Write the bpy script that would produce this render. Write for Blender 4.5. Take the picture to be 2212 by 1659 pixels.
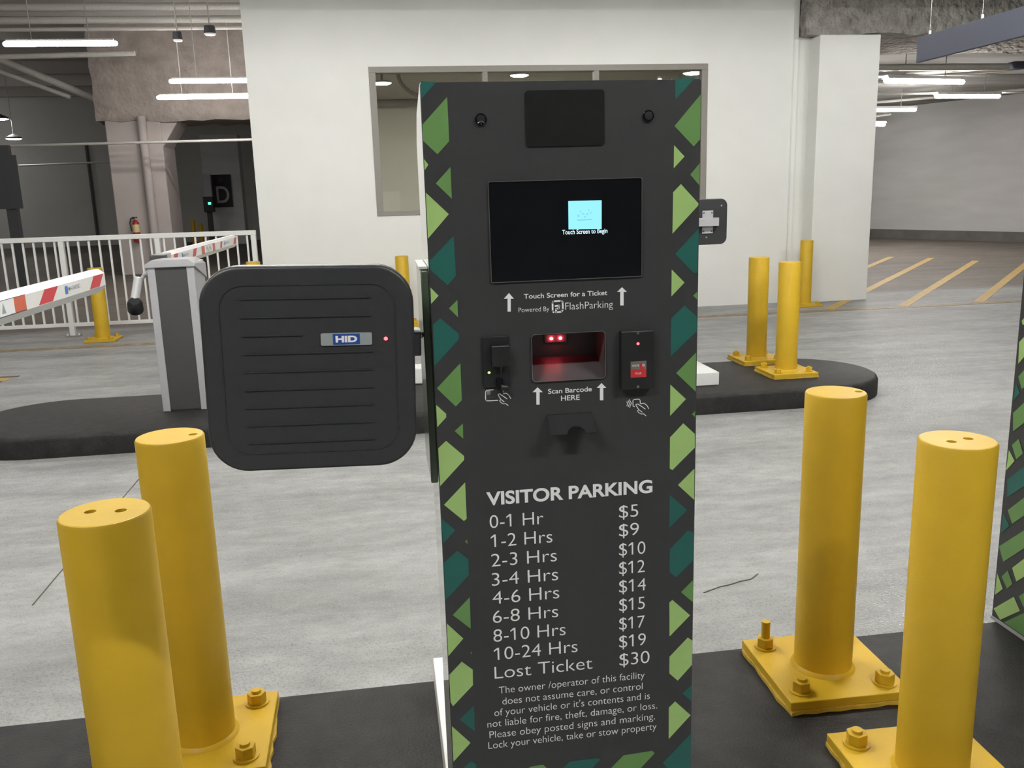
import bpy, bmesh, math, random
from mathutils import Vector, Matrix
for o in list(bpy.data.objects):
    bpy.data.objects.remove(o, do_unlink=True)
SC = bpy.context.scene
COL = SC.collection
PI = math.pi
rnd = random.Random(7)

# ---------------------------------------------------------------- camera
cam_data = bpy.data.cameras.new('camera')
cam = bpy.data.objects.new('camera', cam_data)
COL.objects.link(cam)
CAM_R = Vector((0.9888248792, -0.1462115660, -0.0291124768))
CAM_U = Vector((0.0590343175, 0.2047068164, 0.9770414877))
CAM_F = Vector((0.1368952435, 0.9678415662, -0.2110506930))
cam.matrix_world = Matrix(((CAM_R.x, CAM_U.x, -CAM_F.x, 0.0), (CAM_R.y, CAM_U.y, -CAM_F.y, 0.0),
                           (CAM_R.z, CAM_U.z, -CAM_F.z, 1.61443), (0, 0, 0, 1)))
cam_data.sensor_width = 36.0
cam_data.lens = 1897.496 / 2212 * 36.0
cam_data.clip_start = 0.02
cam_data.clip_end = 200
SC.camera = cam

# ---------------------------------------------------------------- world, exposure
W = bpy.data.worlds.new('world')
SC.world = W
W.use_nodes = True
W.node_tree.nodes['Background'].inputs[0].default_value = (0.5, 0.52, 0.5, 1)
W.node_tree.nodes['Background'].inputs[1].default_value = 0.02
SC.view_settings.view_transform = 'Standard'
SC.view_settings.look = 'None'
SC.view_settings.exposure = 0.0
SC.view_settings.gamma = 1.0
SC.view_settings.use_curve_mapping = False
SC.cycles.use_denoising = True
SC.cycles.max_bounces = 8
SC.cycles.diffuse_bounces = 4
SC.cycles.caustics_reflective = False
SC.cycles.caustics_refractive = False
TUBE_LANE, TUBE_NEAR, TUBE_FRONT, TUBE_BAY, TUBE_SIDE = 76.0, 212.0, 195.0, 75.0, 150.0      # radiance of the tube lamps over the lanes / in the two bays

# ---------------------------------------------------------------- materials
def lin(c):
    return tuple(((v / 255) / 12.92 if v / 255 <= 0.04045 else ((v / 255 + 0.055) / 1.055) ** 2.4) for v in c)

def mat(name, col, rough=0.5, metal=0.0, var=0.08, scale=30.0, bump=0.0, bscale=200.0, bdist=0.01, stretch=(1, 1, 1), emit=None, estr=0.0, spec=0.5, coat=0.0):
    m = bpy.data.materials.new(name)
    m.use_nodes = True
    nt = m.node_tree
    N, L = nt.nodes, nt.links
    b = N['Principled BSDF']
    b.inputs['Roughness'].default_value = rough
    b.inputs['Metallic'].default_value = metal
    b.inputs['Specular IOR Level'].default_value = spec
    b.inputs['Coat Weight'].default_value = coat
    tc = N.new('ShaderNodeTexCoord')
    mp = N.new('ShaderNodeMapping')
    mp.inputs['Scale'].default_value = stretch
    L.new(tc.outputs['Object'], mp.inputs[0])
    nz = N.new('ShaderNodeTexNoise')
    nz.inputs['Scale'].default_value = scale
    nz.inputs['Detail'].default_value = 4
    L.new(mp.outputs[0], nz.inputs['Vector'])
    cr = N.new('ShaderNodeValToRGB')
    cr.color_ramp.elements[0].position = 0.3
    cr.color_ramp.elements[1].position = 0.7
    cr.color_ramp.elements[0].color = tuple(v * (1 - var) for v in col) + (1,)
    cr.color_ramp.elements[1].color = tuple(min(1, v * (1 + var)) for v in col) + (1,)
    L.new(nz.outputs['Fac'], cr.inputs[0])
    L.new(cr.outputs[0], b.inputs['Base Color'])
    if bump:
        n2 = N.new('ShaderNodeTexNoise')
        n2.inputs['Scale'].default_value = bscale
        n2.inputs['Detail'].default_value = 3
        L.new(mp.outputs[0], n2.inputs['Vector'])
        bp = N.new('ShaderNodeBump')
        bp.inputs['Strength'].default_value = bump
        bp.inputs['Distance'].default_value = bdist
        L.new(n2.outputs['Fac'], bp.inputs['Height'])
        L.new(bp.outputs[0], b.inputs['Normal'])
    if emit:
        b.inputs['Emission Color'].default_value = tuple(emit) + (1,)
        b.inputs['Emission Strength'].default_value = estr
    return m

def floor_mat():
    m = bpy.data.materials.new('concrete_floor')
    m.use_nodes = True
    nt = m.node_tree
    N, L = nt.nodes, nt.links
    b = N['Principled BSDF']
    tc = N.new('ShaderNodeTexCoord')
    def noise(scale, det, st=(1, 1, 1), rough=0.5):
        mp = N.new('ShaderNodeMapping')
        mp.inputs['Scale'].default_value = st
        L.new(tc.outputs['Object'], mp.inputs[0])
        n = N.new('ShaderNodeTexNoise')
        n.inputs['Scale'].default_value = scale
        n.inputs['Detail'].default_value = det
        n.inputs['Roughness'].default_value = rough
        L.new(mp.outputs[0], n.inputs['Vector'])
        return n.outputs['Fac']
    def ramp(src, p0, p1, c0, c1):
        r = N.new('ShaderNodeValToRGB')
        r.color_ramp.elements[0].position = p0
        r.color_ramp.elements[1].position = p1
        r.color_ramp.elements[0].color = (c0, c0, c0, 1) if isinstance(c0, float) else c0 + (1,)
        r.color_ramp.elements[1].color = (c1, c1, c1, 1) if isinstance(c1, float) else c1 + (1,)
        L.new(src, r.inputs[0])
        return r.outputs[0]
    def mul(a, c, f=1.0):
        x = N.new('ShaderNodeMix')
        x.data_type = 'RGBA'
        x.blend_type = 'MULTIPLY'
        x.inputs[0].default_value = f
        L.new(a, x.inputs[6])
        L.new(c, x.inputs[7])
        return x.outputs[2]
    base = ramp(noise(0.7, 5), 0.32, 0.68, (0.295, 0.297, 0.286), (0.375, 0.378, 0.367))
    streak = ramp(noise(1.3, 8, (0.45, 1.9, 1), 0.7), 0.36, 0.64, 0.72, 1.10)
    specks = ramp(noise(70, 3), 0.24, 0.33, 0.62, 1.0)
    blot = ramp(noise(7, 8, (0.8, 1.5, 1), 0.75), 0.36, 0.64, 0.82, 1.10)
    # dimmer light past the wall line, painted into the slab as darker brown
    sx = N.new('ShaderNodeSeparateXYZ')
    L.new(tc.outputs['Object'], sx.inputs[0])
    far = N.new('ShaderNodeMapRange')
    far.inputs['From Min'].default_value = 12.2
    far.inputs['From Max'].default_value = 12.6
    L.new(sx.outputs['Y'], far.inputs['Value'])
    dim_brown = ramp(far.outputs[0], 0.0, 1.0, (1.0, 1.0, 1.0), (0.50, 0.43, 0.37))
    c = mul(mul(mul(mul(base, streak), specks), blot), dim_brown)
    L.new(c, b.inputs['Base Color'])
    # coarse sealed aggregate along the near kerb, smoother broom finish further out
    near = N.new('ShaderNodeMapRange')
    near.inputs['From Min'].default_value = 2.7
    near.inputs['From Max'].default_value = 4.3
    near.inputs['To Min'].default_value = 1.0
    near.inputs['To Max'].default_value = 0.0
    L.new(sx.outputs['Y'], near.inputs['Value'])
    def mixv(f, a, c):
        x = N.new('ShaderNodeMix')
        x.data_type = 'RGBA'
        L.new(f, x.inputs[0]); L.new(a, x.inputs[6]); L.new(c, x.inputs[7])
        return x.outputs[2]
    rr = mixv(near.outputs[0], ramp(noise(95, 2), 0.58, 0.64, 0.68, 0.14), ramp(noise(80, 1.5), 0.47, 0.58, 0.58, 0.13))
    L.new(rr, b.inputs['Roughness'])
    b.inputs['Specular IOR Level'].default_value = 0.42
    bp = N.new('ShaderNodeBump')
    bp.inputs['Strength'].default_value = 0.9
    bp.inputs['Distance'].default_value = 0.0035
    L.new(noise(100, 2), bp.inputs['Height'])
    L.new(bp.outputs[0], b.inputs['Normal'])
    return m

M = {}
M['floor'] = floor_mat()
M['island'] = mat('black_curb_paint', lin((36, 35, 34)), 0.6, var=0.35, scale=14, bump=0.6, bscale=120, bdist=0.006, spec=0.25)
M['wall'] = mat('white_wall_paint', (0.80, 0.80, 0.765), 0.7, var=0.015, scale=3, bump=0.08, bscale=90)
M['wall_grey'] = mat('grey_wall_paint', (0.60, 0.60, 0.59), 0.8, var=0.05, scale=1.0, stretch=(1, 1, 4))
M['wall_dim'] = mat('drab_wall_paint', (0.50, 0.515, 0.485), 0.85, var=0.05, scale=0.8)
M['wall_base'] = mat('dark_wall_base', (0.16, 0.155, 0.145), 0.9, var=0.15, scale=3)
M['rough'] = mat('sprayed_concrete', (0.33, 0.315, 0.285), 0.95, var=0.28, scale=7, bump=1.0, bscale=11, bdist=0.12)
M['beam_warm'] = mat('warm_rough_concrete', (0.33, 0.295, 0.265), 0.95, var=0.16, scale=3, bump=0.8, bscale=8, bdist=0.06)
M['ceiling'] = mat('ceiling_deck', (0.36, 0.355, 0.335), 0.9, var=0.35, scale=0.9, stretch=(0.5, 2.2, 1))
M['joist'] = mat('painted_joist', (0.50, 0.49, 0.46), 0.8)
M['column'] = mat('painted_column', (0.48, 0.44, 0.415), 0.8, var=0.05, scale=2)
M['pipe'] = mat('painted_pipe', (0.50, 0.50, 0.46), 0.5)
M['yellow'] = mat('yellow_enamel', (0.60, 0.385, 0.026), 0.42, var=0.05, scale=8, bump=0.06, bscale=60, spec=0.28)
M['yellow_line'] = mat('worn_line_paint', (0.50, 0.33, 0.09), 0.6, var=0.18, scale=12)
M['brown_line'] = mat('faded_line_paint', (0.24, 0.175, 0.09), 0.6, var=0.35, scale=9)
M['dark_line'] = mat('dark_line_edge', (0.10, 0.08, 0.05), 0.6)
M['panel'] = mat('charcoal_wrap', lin((50, 51, 52)), 0.42, var=0.04, scale=60, bump=0.03, bscale=500)
M['teal'] = mat('teal_wrap', lin((30, 92, 84)), 0.42, var=0.03)
M['green'] = mat('green_wrap', lin((100, 141, 80)), 0.42, var=0.03)
M['lime'] = mat('lime_wrap', lin((160, 195, 118)), 0.42, var=0.03)
M['shell'] = mat('gloss_shell', (0.60, 0.62, 0.58), 0.07, var=0.02, coat=0.5)
M['sidegreen'] = mat('dark_green_gloss', lin((78, 90, 74)), 0.12, var=0.35, scale=8, stretch=(1, 1, 0.2))
M['print'] = mat('white_print', (0.86, 0.87, 0.87), 0.6, var=0.01)
M['black'] = mat('black_plastic', (0.012, 0.013, 0.014), 0.4, var=0.1)
M['blackgloss'] = mat('black_glass', (0.003, 0.004, 0.006), 0.04, var=0.05)
M['dullblack'] = mat('dull_black_insert', (0.010, 0.0105, 0.0105), 0.85, spec=0.15, var=0.1)
M['reader'] = mat('charcoal_plastic', (0.027, 0.029, 0.030), 0.42, var=0.05, scale=80, bump=0.04, bscale=700)
M['steel'] = mat('brushed_steel', (0.62, 0.63, 0.64), 0.25, metal=1.0, var=0.05)
M['darksteel'] = mat('dark_steel', (0.10, 0.105, 0.11), 0.35, metal=0.6, var=0.05)
M['chrome'] = mat('chrome', (0.85, 0.85, 0.86), 0.08, metal=1.0, var=0.02)
M['bright'] = mat('bright_metal', (0.85, 0.85, 0.86), 0.3, metal=0.35, var=0.03)
M['silver'] = mat('silver_paint', (0.40, 0.40, 0.415), 0.45, var=0.03)
M['slate'] = mat('slate_panel', lin((62, 62, 62)), 0.55, var=0.04)
M['whitepaint'] = mat('white_enamel', (0.80, 0.80, 0.78), 0.35, var=0.02)
M['boomred'] = mat('red_reflective', lin((200, 55, 62)), 0.45, var=0.04)
M['boomorange'] = mat('orange_sticker', lin((205, 100, 72)), 0.5, var=0.05)
M['boomgrey'] = mat('grey_print', lin((150, 158, 158)), 0.5)
M['boomblue'] = mat('blue_print', lin((70, 120, 190)), 0.5)
M['boomdark'] = mat('dark_print', lin((70, 72, 76)), 0.5)
M['plate'] = mat('grey_label', lin((150, 156, 158)), 0.4, var=0.02)
M['blue'] = mat('blue_label', lin((38, 74, 150)), 0.4, var=0.02)
M['label_grey'] = mat('taupe_label', lin((110, 104, 98)), 0.5)
M['label_red'] = mat('red_label', lin((190, 48, 50)), 0.5)
M['signblue'] = mat('slate_blue_sign', lin((74, 77, 92)), 0.6, var=0.03)
M['frame'] = mat('taupe_window_frame', (0.25, 0.232, 0.205), 0.5, var=0.03)
M['office'] = mat('beige_office_paint', (0.52, 0.49, 0.44), 0.9, var=0.03)
M['officedark'] = mat('office_pipe', (0.22, 0.2, 0.18), 0.8)
M['red'] = mat('extinguisher_red', lin((170, 30, 28)), 0.35, var=0.03)
M['cream'] = mat('cream_label', lin((226, 214, 160)), 0.5)
M['darkpost'] = mat('dark_post_paint', (0.07, 0.072, 0.078), 0.6)
M['signdark'] = mat('dark_sign', (0.02, 0.02, 0.022), 0.6)
M['signgrey'] = mat('grey_sign_print', (0.45, 0.45, 0.47), 0.6)
M['grout'] = mat('grout_yellow', (0.60, 0.40, 0.05), 0.7, var=0.15, scale=20, bump=0.6, bscale=40)
M['hole'] = mat('inside_black', (0.01, 0.009, 0.006), 0.9)
M['tube'] = mat('lamp_white_lane', (0.9, 0.9, 0.9), 0.5, emit=(1.0, 0.985, 0.95), estr=TUBE_LANE)
M['tube_near'] = mat('lamp_white_near', (0.9, 0.9, 0.9), 0.5, emit=(1.0, 0.985, 0.95), estr=TUBE_NEAR)
M['tube_front'] = mat('lamp_white_front', (0.9, 0.9, 0.9), 0.5, emit=(1.0, 0.985, 0.95), estr=TUBE_FRONT)
M['tube_bay'] = mat('lamp_white_bay', (0.9, 0.9, 0.9), 0.5, emit=(1.0, 0.93, 0.91), estr=TUBE_BAY)
M['tube_side'] = mat('lamp_white_side', (0.9, 0.9, 0.9), 0.5, emit=(1.0, 0.95, 0.92), estr=TUBE_SIDE)
M['disc'] = mat('lamp_white_disc', (0.9, 0.9, 0.9), 0.5, emit=(1.0, 1.0, 0.98), estr=45.0)
M['dimlamp'] = mat('lamp_dim', (0.8, 0.8, 0.78), 0.5, emit=(1.0, 1.0, 0.98), estr=0.25)
M['reflectdisc'] = mat('lamp_reflection_white', (0.9, 0.9, 0.9), 0.5, emit=(1.0, 0.99, 0.96), estr=240.0)
M['screenlit'] = mat('lit_screen_tile', (0.1, 0.3, 0.35), 0.3, emit=lin((142, 220, 236)), estr=1.0, var=0.01)
M['screentext'] = mat('lit_screen_text', (0.5, 0.6, 0.65), 0.3, emit=lin((205, 235, 245)), estr=0.85)
M['screenink'] = mat('screen_ink', (0.05, 0.1, 0.12), 0.3, emit=lin((66, 120, 138)), estr=1.0)
M['ledred'] = mat('red_led', (0.5, 0.05, 0.05), 0.3, emit=(1.0, 0.06, 0.08), estr=6.0)
M['ledhot'] = mat('scanner_led', (0.5, 0.05, 0.05), 0.3, emit=(1.0, 0.07, 0.10), estr=80.0)
M['ledgreen'] = mat('green_led', (0.1, 0.4, 0.05), 0.3, emit=(0.35, 1.0, 0.15), estr=2.5)
M['ledteal'] = mat('teal_led', (0.1, 0.4, 0.3), 0.3, emit=(0.15, 0.9, 0.6), estr=1.5)
M['recess'] = mat('recess_metal', (0.075, 0.07, 0.072), 0.4, var=0.05)
def glass():
    m = bpy.data.materials.new('window_glass')
    m.use_nodes = True
    N, L = m.node_tree.nodes, m.node_tree.links
    N.remove(N['Principled BSDF'])
    g = N.new('ShaderNodeBsdfGlossy'); g.inputs['Roughness'].default_value = 0.0
    t = N.new('ShaderNodeBsdfTransparent'); t.inputs[0].default_value = (0.86, 0.87, 0.84, 1)
    f = N.new('ShaderNodeFresnel'); f.inputs[0].default_value = 1.5
    x = N.new('ShaderNodeMixShader')
    L.new(f.outputs[0], x.inputs[0]); L.new(t.outputs[0], x.inputs[1]); L.new(g.outputs[0], x.inputs[2])
    L.new(x.outputs[0], N['Material Output'].inputs[0])
    return m
M['glass'] = glass()

# ---------------------------------------------------------------- helpers
class MB:
    """collects shapes of one part; each shape may carry its own material"""
    def __init__(self):
        self.bm = bmesh.new()
        self.mats = []
    def mi(self, m):
        if m not in self.mats:
            self.mats.append(m)
        return self.mats.index(m)
    def faces(self, vs, fs, m, smooth=False):
        bv = [self.bm.verts.new(v) for v in vs]
        i = self.mi(m)
        for f in fs:
            try:
                bf = self.bm.faces.new([bv[k] for k in f])
                bf.material_index = i
                bf.smooth = smooth
            except ValueError:
                pass
        return bv
    def box(self, x0, x1, y0, y1, z0, z1, m, xf=None):
        vs = [Vector(v) for v in ((x0, y0, z0), (x1, y0, z0), (x1, y1, z0), (x0, y1, z0), (x0, y0, z1), (x1, y0, z1), (x1, y1, z1), (x0, y1, z1))]
        if xf:
            vs = [xf @ v for v in vs]
        self.faces(vs, [(3, 2, 1, 0), (4, 5, 6, 7), (0, 1, 5, 4), (1, 2, 6, 5), (2, 3, 7, 6), (3, 0, 4, 7)], m)
    def prism(self, poly, axis, a, b, m, smooth=False, skip=()):
        """poly of 2-D points swept from a to b along axis ('x','y','z')"""
        def P(p, t):
            return {'x': (t, p[0], p[1]), 'y': (p[0], t, p[1]), 'z': (p[0], p[1], t)}[axis]
        n = len(poly)
        vs = [P(p, a) for p in poly] + [P(p, b) for p in poly]
        self.faces(vs, [tuple(range(n))[::-1], tuple(range(n, 2 * n))] + [(i, (i + 1) % n, n + (i + 1) % n, n + i) for i in range(n) if i not in skip], m, smooth)
    def tube(self, p, q, r, m, n=16, r2=None, caps=True):
        p, q = Vector(p), Vector(q)
        d = (q - p).normalized()
        a = d.orthogonal().normalized()
        b = d.cross(a)
        r2 = r if r2 is None else r2
        vs = [p + (a * math.cos(2 * PI * i / n) + b * math.sin(2 * PI * i / n)) * r for i in range(n)]
        vs += [q + (a * math.cos(2 * PI * i / n) + b * math.sin(2 * PI * i / n)) * r2 for i in range(n)]
        bv = self.faces(vs, [(i, (i + 1) % n, n + (i + 1) % n, n + i) for i in range(n)], m, True)
        if caps:
            i = self.mi(m)
            for ring in (bv[:n][::-1], bv[n:]):
                f = self.bm.faces.new(ring)
                f.material_index = i
    def path(self, pts, r, m, n=8):
        for a, b in zip(pts, pts[1:]):
            self.tube(a, b, r, m, n)
    def lathe(self, prof, m, n=32, c=(0, 0, 0), smooth=True):
        """prof: (radius, z) pairs turned about the z axis"""
        vs = []
        for r, z in prof:
            vs += [(c[0] + r * math.cos(2 * PI * i / n), c[1] + r * math.sin(2 * PI * i / n), c[2] + z) for i in range(n)]
        fs = []
        for k in range(len(prof) - 1):
            fs += [(k * n + i, k * n + (i + 1) % n, (k + 1) * n + (i + 1) % n, (k + 1) * n + i) for i in range(n)]
        self.faces(vs, fs, m, smooth)
    def add_mesh(self, me, m, xf):
        vs = [xf @ v.co for v in me.vertices]
        self.faces(vs, [tuple(p.vertices) for p in me.polygons], m)
    def build(self, name, parent=None, loc=None, bevel=0.0, label=None, seg=2):
        me = bpy.data.meshes.new(name)
        self.bm.normal_update()
        self.bm.to_mesh(me)
        self.bm.free()
        for m in self.mats:
            me.materials.append(m)
        if any(p.use_smooth for p in me.polygons):
            me.set_sharp_from_angle(angle=0.7)
        o = bpy.data.objects.new(name, me)
        COL.objects.link(o)
        if parent:
            o.parent = parent
        if loc:
            o.location = loc
        if bevel:
            b = o.modifiers.new('edge', 'BEVEL')
            b.width = bevel
            b.segments = seg
            b.limit_method = 'ANGLE'
            b.angle_limit = 0.7
        if label:
            o['label'] = label
        return o

def thing(name, label, cat, loc=(0, 0, 0), rz=0.0, group=None):
    o = bpy.data.objects.new(name, None)
    COL.objects.link(o)
    o.location = loc
    o.rotation_euler = (0, 0, rz)
    o.empty_display_size = 0.1
    return tag(o, label, cat, group)

def tag(o, label, cat, group=None):
    o['label'] = label
    o['category'] = cat
    if group:
        o['group'] = group
    return o

def struct(o):
    o['kind'] = 'structure'
    return o

def dup(root, loc, label, rz=None):
    r = root.copy()
    COL.objects.link(r)
    r.location = loc
    if rz is not None:
        r.rotation_euler = (0, 0, rz)
    r['label'] = label
    for ch in list(root.children):
        c = ch.copy()
        COL.objects.link(c)
        c.parent = r
        for g in list(ch.children):
            d = g.copy()
            COL.objects.link(d)
            d.parent = c
    return r

UP = Matrix(((1, 0, 0, 0), (0, 0, -1, 0), (0, 1, 0, 0), (0, 0, 0, 1)))      # flat artwork -> upright, facing -Y
def eval_mesh(o):
    dg = bpy.context.evaluated_depsgraph_get()
    dg.update()
    return bpy.data.meshes.new_from_object(o.evaluated_get(dg))

def flat(outer, holes=(), depth=0.0, bevel=0.0):
    """filled outline with holes as a mesh in the XY plane, thickness depth"""
    cu = bpy.data.curves.new('outline', 'CURVE')
    cu.dimensions = '2D'
    cu.fill_mode = 'BOTH'
    cu.extrude = depth / 2
    cu.bevel_depth = bevel
    for ring in [outer] + list(holes):
        s = cu.splines.new('POLY')
        s.points.add(len(ring) - 1)
        for p, (x, y) in zip(s.points, ring):
            p.co = (x, y, 0, 1)
        s.use_cyclic_u = True
    o = bpy.data.objects.new('outline', cu)
    COL.objects.link(o)
    me = eval_mesh(o)
    bpy.data.objects.remove(o, do_unlink=True)
    bpy.data.curves.remove(cu)
    return me

def text_mesh(body, weight=0.0):
    cu = bpy.data.curves.new('lettering', 'FONT')
    cu.body = body
    cu.offset = weight
    o = bpy.data.objects.new('lettering', cu)
    COL.objects.link(o)
    me = eval_mesh(o)
    bpy.data.objects.remove(o, do_unlink=True)
    bpy.data.curves.remove(cu)
    return me

CAPH = None
def put_text(mb, body, x0, x1, base, cap, y, m, weight=0.0, xf=None):
    """lettering on a plane facing -Y: left, right, baseline, capital height"""
    global CAPH
    if CAPH is None:
        e = text_mesh('H')
        CAPH = max(v.co.y for v in e.vertices)
    me = text_mesh(body, weight)
    a, b = min(v.co.x for v in me.vertices), max(v.co.x for v in me.vertices)
    if body[0] == '1':
        a -= 0.17
    sx, sy = (x1 - x0) / (b - a), cap / CAPH
    T = Matrix.Translation((x0, y, base)) @ UP @ Matrix.Diagonal((sx, sy, 1, 1)) @ Matrix.Translation((-a, 0, 0))
    TT = (xf @ T) if xf else T
    mb.add_mesh(me, m, TT)
    for i, ch in enumerate(body):               # the printed figure 1 carries a flag
        if ch == '1':
            one = text_mesh('1', weight)
            w1 = max(v.co.x for v in one.vertices) - min(v.co.x for v in one.vertices)
            pre = text_mesh(body[:i + 1], weight)
            xr = max(v.co.x for v in pre.vertices)
            xl, h = xr - w1, CAPH
            q = [(xl + w1 * 0.5, h), (xl, h), (xl - 0.17, h - 0.13), (xl - 0.17, h - 0.13 - w1), (xl + w1 * 0.5, h - w1 * 1.0)]
            mb.faces([TT @ Vector((x, y, 0.0002)) for x, y in q], [(0, 1, 2, 3, 4)], m)
            bpy.data.meshes.remove(one)
            bpy.data.meshes.remove(pre)
    bpy.data.meshes.remove(me)

def rrect(x0, x1, y0, y1, r, n=6):
    pts = []
    for cx, cy, a0 in ((x1 - r, y1 - r, 0), (x0 + r, y1 - r, PI / 2), (x0 + r, y0 + r, PI), (x1 - r, y0 + r, 1.5 * PI)):
        for i in range(n + 1):
            t = a0 + PI / 2 * i / n
            pts.append((cx + r * math.cos(t), cy + r * math.sin(t)))
    return pts

def circ(cx, cy, r, n=24):
    return [(cx + r * math.cos(2 * PI * i / n), cy + r * math.sin(2 * PI * i / n)) for i in range(n)]

def stroke(mb, pts, w, y, m, closed=False):
    """a pen line of width w on a plane facing -Y"""
    P = [Vector((a, b)) for a, b in pts]
    for a, b in zip(P, P[1:]):
        d = (b - a)
        if d.length < 1e-6:
            continue
        d.normalize()
        n = Vector((-d.y, d.x)) * w / 2
        a2, b2 = a - d * w * 0.3, b + d * w * 0.3
        q = [a2 + n, a2 - n, b2 - n, b2 + n]
        mb.faces([(v.x, y, v.y) for v in q], [(0, 1, 2, 3)], m)

# ---------------------------------------------------------------- artwork of the printed fronts (metres)
DECALS= [('T',[(-0.2134,1.6296),(-0.1903,1.6284),(-0.214,1.6045)]),('G',[(-0.1755,1.6073),(-0.1752,1.5441),(-0.1937,1.5256),(-0.2137,1.5453),(-0.214,1.5685)]),('L',[(-0.214,1.5191),(-0.2078,1.511),(-0.214,1.5032)]),('G',[(-0.175,1.5072),(-0.175,1.4603),(-0.1982,1.4836)]),('L',[(-0.214,1.4706),(-0.1806,1.4378),(-0.214,1.4025)]),('T',[(-0.1746,1.4056),(-0.1737,1.3445),(-0.1874,1.3307),(-0.2127,1.3556),(-0.214,1.3682)]),('L',[(-0.214,1.3286),(-0.2017,1.3153),(-0.2137,1.3035)]),('G',[(-0.1731,1.3076),(-0.1734,1.2808),(-0.1869,1.295)]),('T',[(-0.2008,1.2804),(-0.173,1.2548),(-0.1733,1.2461),(-0.2135,1.2057),(-0.2126,1.2709)]),('G',[(-0.1727,1.2084),(-0.1728,1.1484),(-0.1829,1.1389),(-0.2113,1.1702)]),('L',[(-0.214,1.1436),(-0.1985,1.128),(-0.1987,1.1224),(-0.214,1.1071)]),('G',[(-0.1726,1.1109),(-0.1732,1.0854),(-0.1864,1.0988)]),('L',[(-0.2007,1.0839),(-0.1731,1.0567),(-0.1731,1.0502),(-0.2136,1.0091),(-0.214,1.0723)]),('L',[(-0.1731,1.0124),(-0.1731,0.9503),(-0.1776,0.9466),(-0.2088,0.977)]),('T',[(-0.2137,0.954),(-0.1924,0.9319),(-0.214,0.9103)]),('G',[(-0.1737,0.9144),(-0.1733,0.9062),(-0.1777,0.9107)]),('T',[(-0.1905,0.8962),(-0.173,0.8795),(-0.1734,0.8515),(-0.2136,0.8108),(-0.214,0.8773)]),('G',[(-0.1734,0.8124),(-0.174,0.755),(-0.2032,0.7831)]),('L',[(-0.214,0.7689),(-0.1872,0.7387),(-0.214,0.7093)]),('G',[(-0.1742,0.7139),(-0.1739,0.7085),(-0.1767,0.7109)]),('L',[(-0.1917,0.6967),(-0.1737,0.6797),(-0.1743,0.6509),(-0.2097,0.6152),(-0.214,0.6232),(-0.214,0.6744)]),('T',[(-0.1741,0.6127),(-0.1746,0.5628),(-0.1998,0.5885)]),('L',[(-0.214,0.578),(-0.1828,0.5417),(-0.214,0.5088)]),('T',[(-0.2034,0.4892),(-0.1835,0.5055),(-0.1749,0.4989),(-0.1754,0.465),(-0.195,0.4595)]),('G',[(-0.0973,0.4653),(-0.0797,0.4813),(-0.0574,0.4824),(-0.0514,0.4761),(-0.0704,0.4575)]),('T',[(-0.0268,0.4654),(-0.0091,0.4823),(0.041,0.4826),(0.0465,0.4791),(0.0244,0.4557)]),('G',[(0.0571,0.4507),(0.0889,0.4818),(0.1416,0.4838),(0.1463,0.4784),(0.1105,0.4412)]),('T',[(0.1613,0.4569),(0.1986,0.4051),(0.2135,0.4022),(0.2135,0.5095)]),('T',[(0.1723,1.629),(0.2044,1.6299),(0.173,1.5985)]),('G',[(0.2135,1.6056),(0.2135,1.5391),(0.2031,1.5285),(0.1719,1.5595)]),('L',[(0.1715,1.5312),(0.1886,1.5139),(0.1714,1.4964)]),('G',[(0.2135,1.5033),(0.2135,1.4693),(0.1983,1.4861)]),('L',[(0.1833,1.4723),(0.2123,1.4418),(0.2119,1.4387),(0.1702,1.3962),(0.1707,1.46)]),('T',[(0.2135,1.4032),(0.2135,1.3337),(0.206,1.3329),(0.175,1.3647)]),('L',[(0.1696,1.3403),(0.1911,1.3186),(0.1695,1.2974)]),('G',[(0.2125,1.3032),(0.2127,1.2903),(0.2056,1.2969)]),('T',[(0.1913,1.282),(0.2124,1.2631),(0.2128,1.2394),(0.1691,1.1997),(0.1692,1.2618)]),('G',[(0.2122,1.2042),(0.2127,1.1384),(0.1787,1.1717)]),('L',[(0.169,1.1532),(0.1959,1.1271),(0.1691,1.1003)]),('G',[(0.2118,1.1057),(0.212,1.0956),(0.206,1.1007)]),('L',[(0.1919,1.0863),(0.212,1.0667),(0.2123,1.0428),(0.174,1.0067),(0.1694,1.01),(0.1694,1.0637)]),('L',[(0.2124,1.0067),(0.2128,0.9511),(0.1839,0.9798)]),('T',[(0.1696,0.9638),(0.2006,0.9342),(0.1696,0.9047)]),('T',[(0.2023,0.8976),(0.2127,0.8922),(0.213,0.8419),(0.1825,0.8137),(0.1708,0.8242),(0.1707,0.8659)]),('G',[(0.2135,0.8061),(0.2135,0.7641),(0.1915,0.7852)]),('L',[(0.1763,0.7724),(0.2085,0.7401),(0.1719,0.7039),(0.1709,0.7678)]),('L',[(0.205,0.6985),(0.2135,0.6914),(0.2135,0.6449),(0.1876,0.6171),(0.1721,0.6329),(0.172,0.6651)]),('T',[(0.2135,0.6058),(0.2135,0.5732),(0.1968,0.5912)]),('L',[(0.1833,0.577),(0.2123,0.5461),(0.172,0.5034),(0.1717,0.5662)])]
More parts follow.
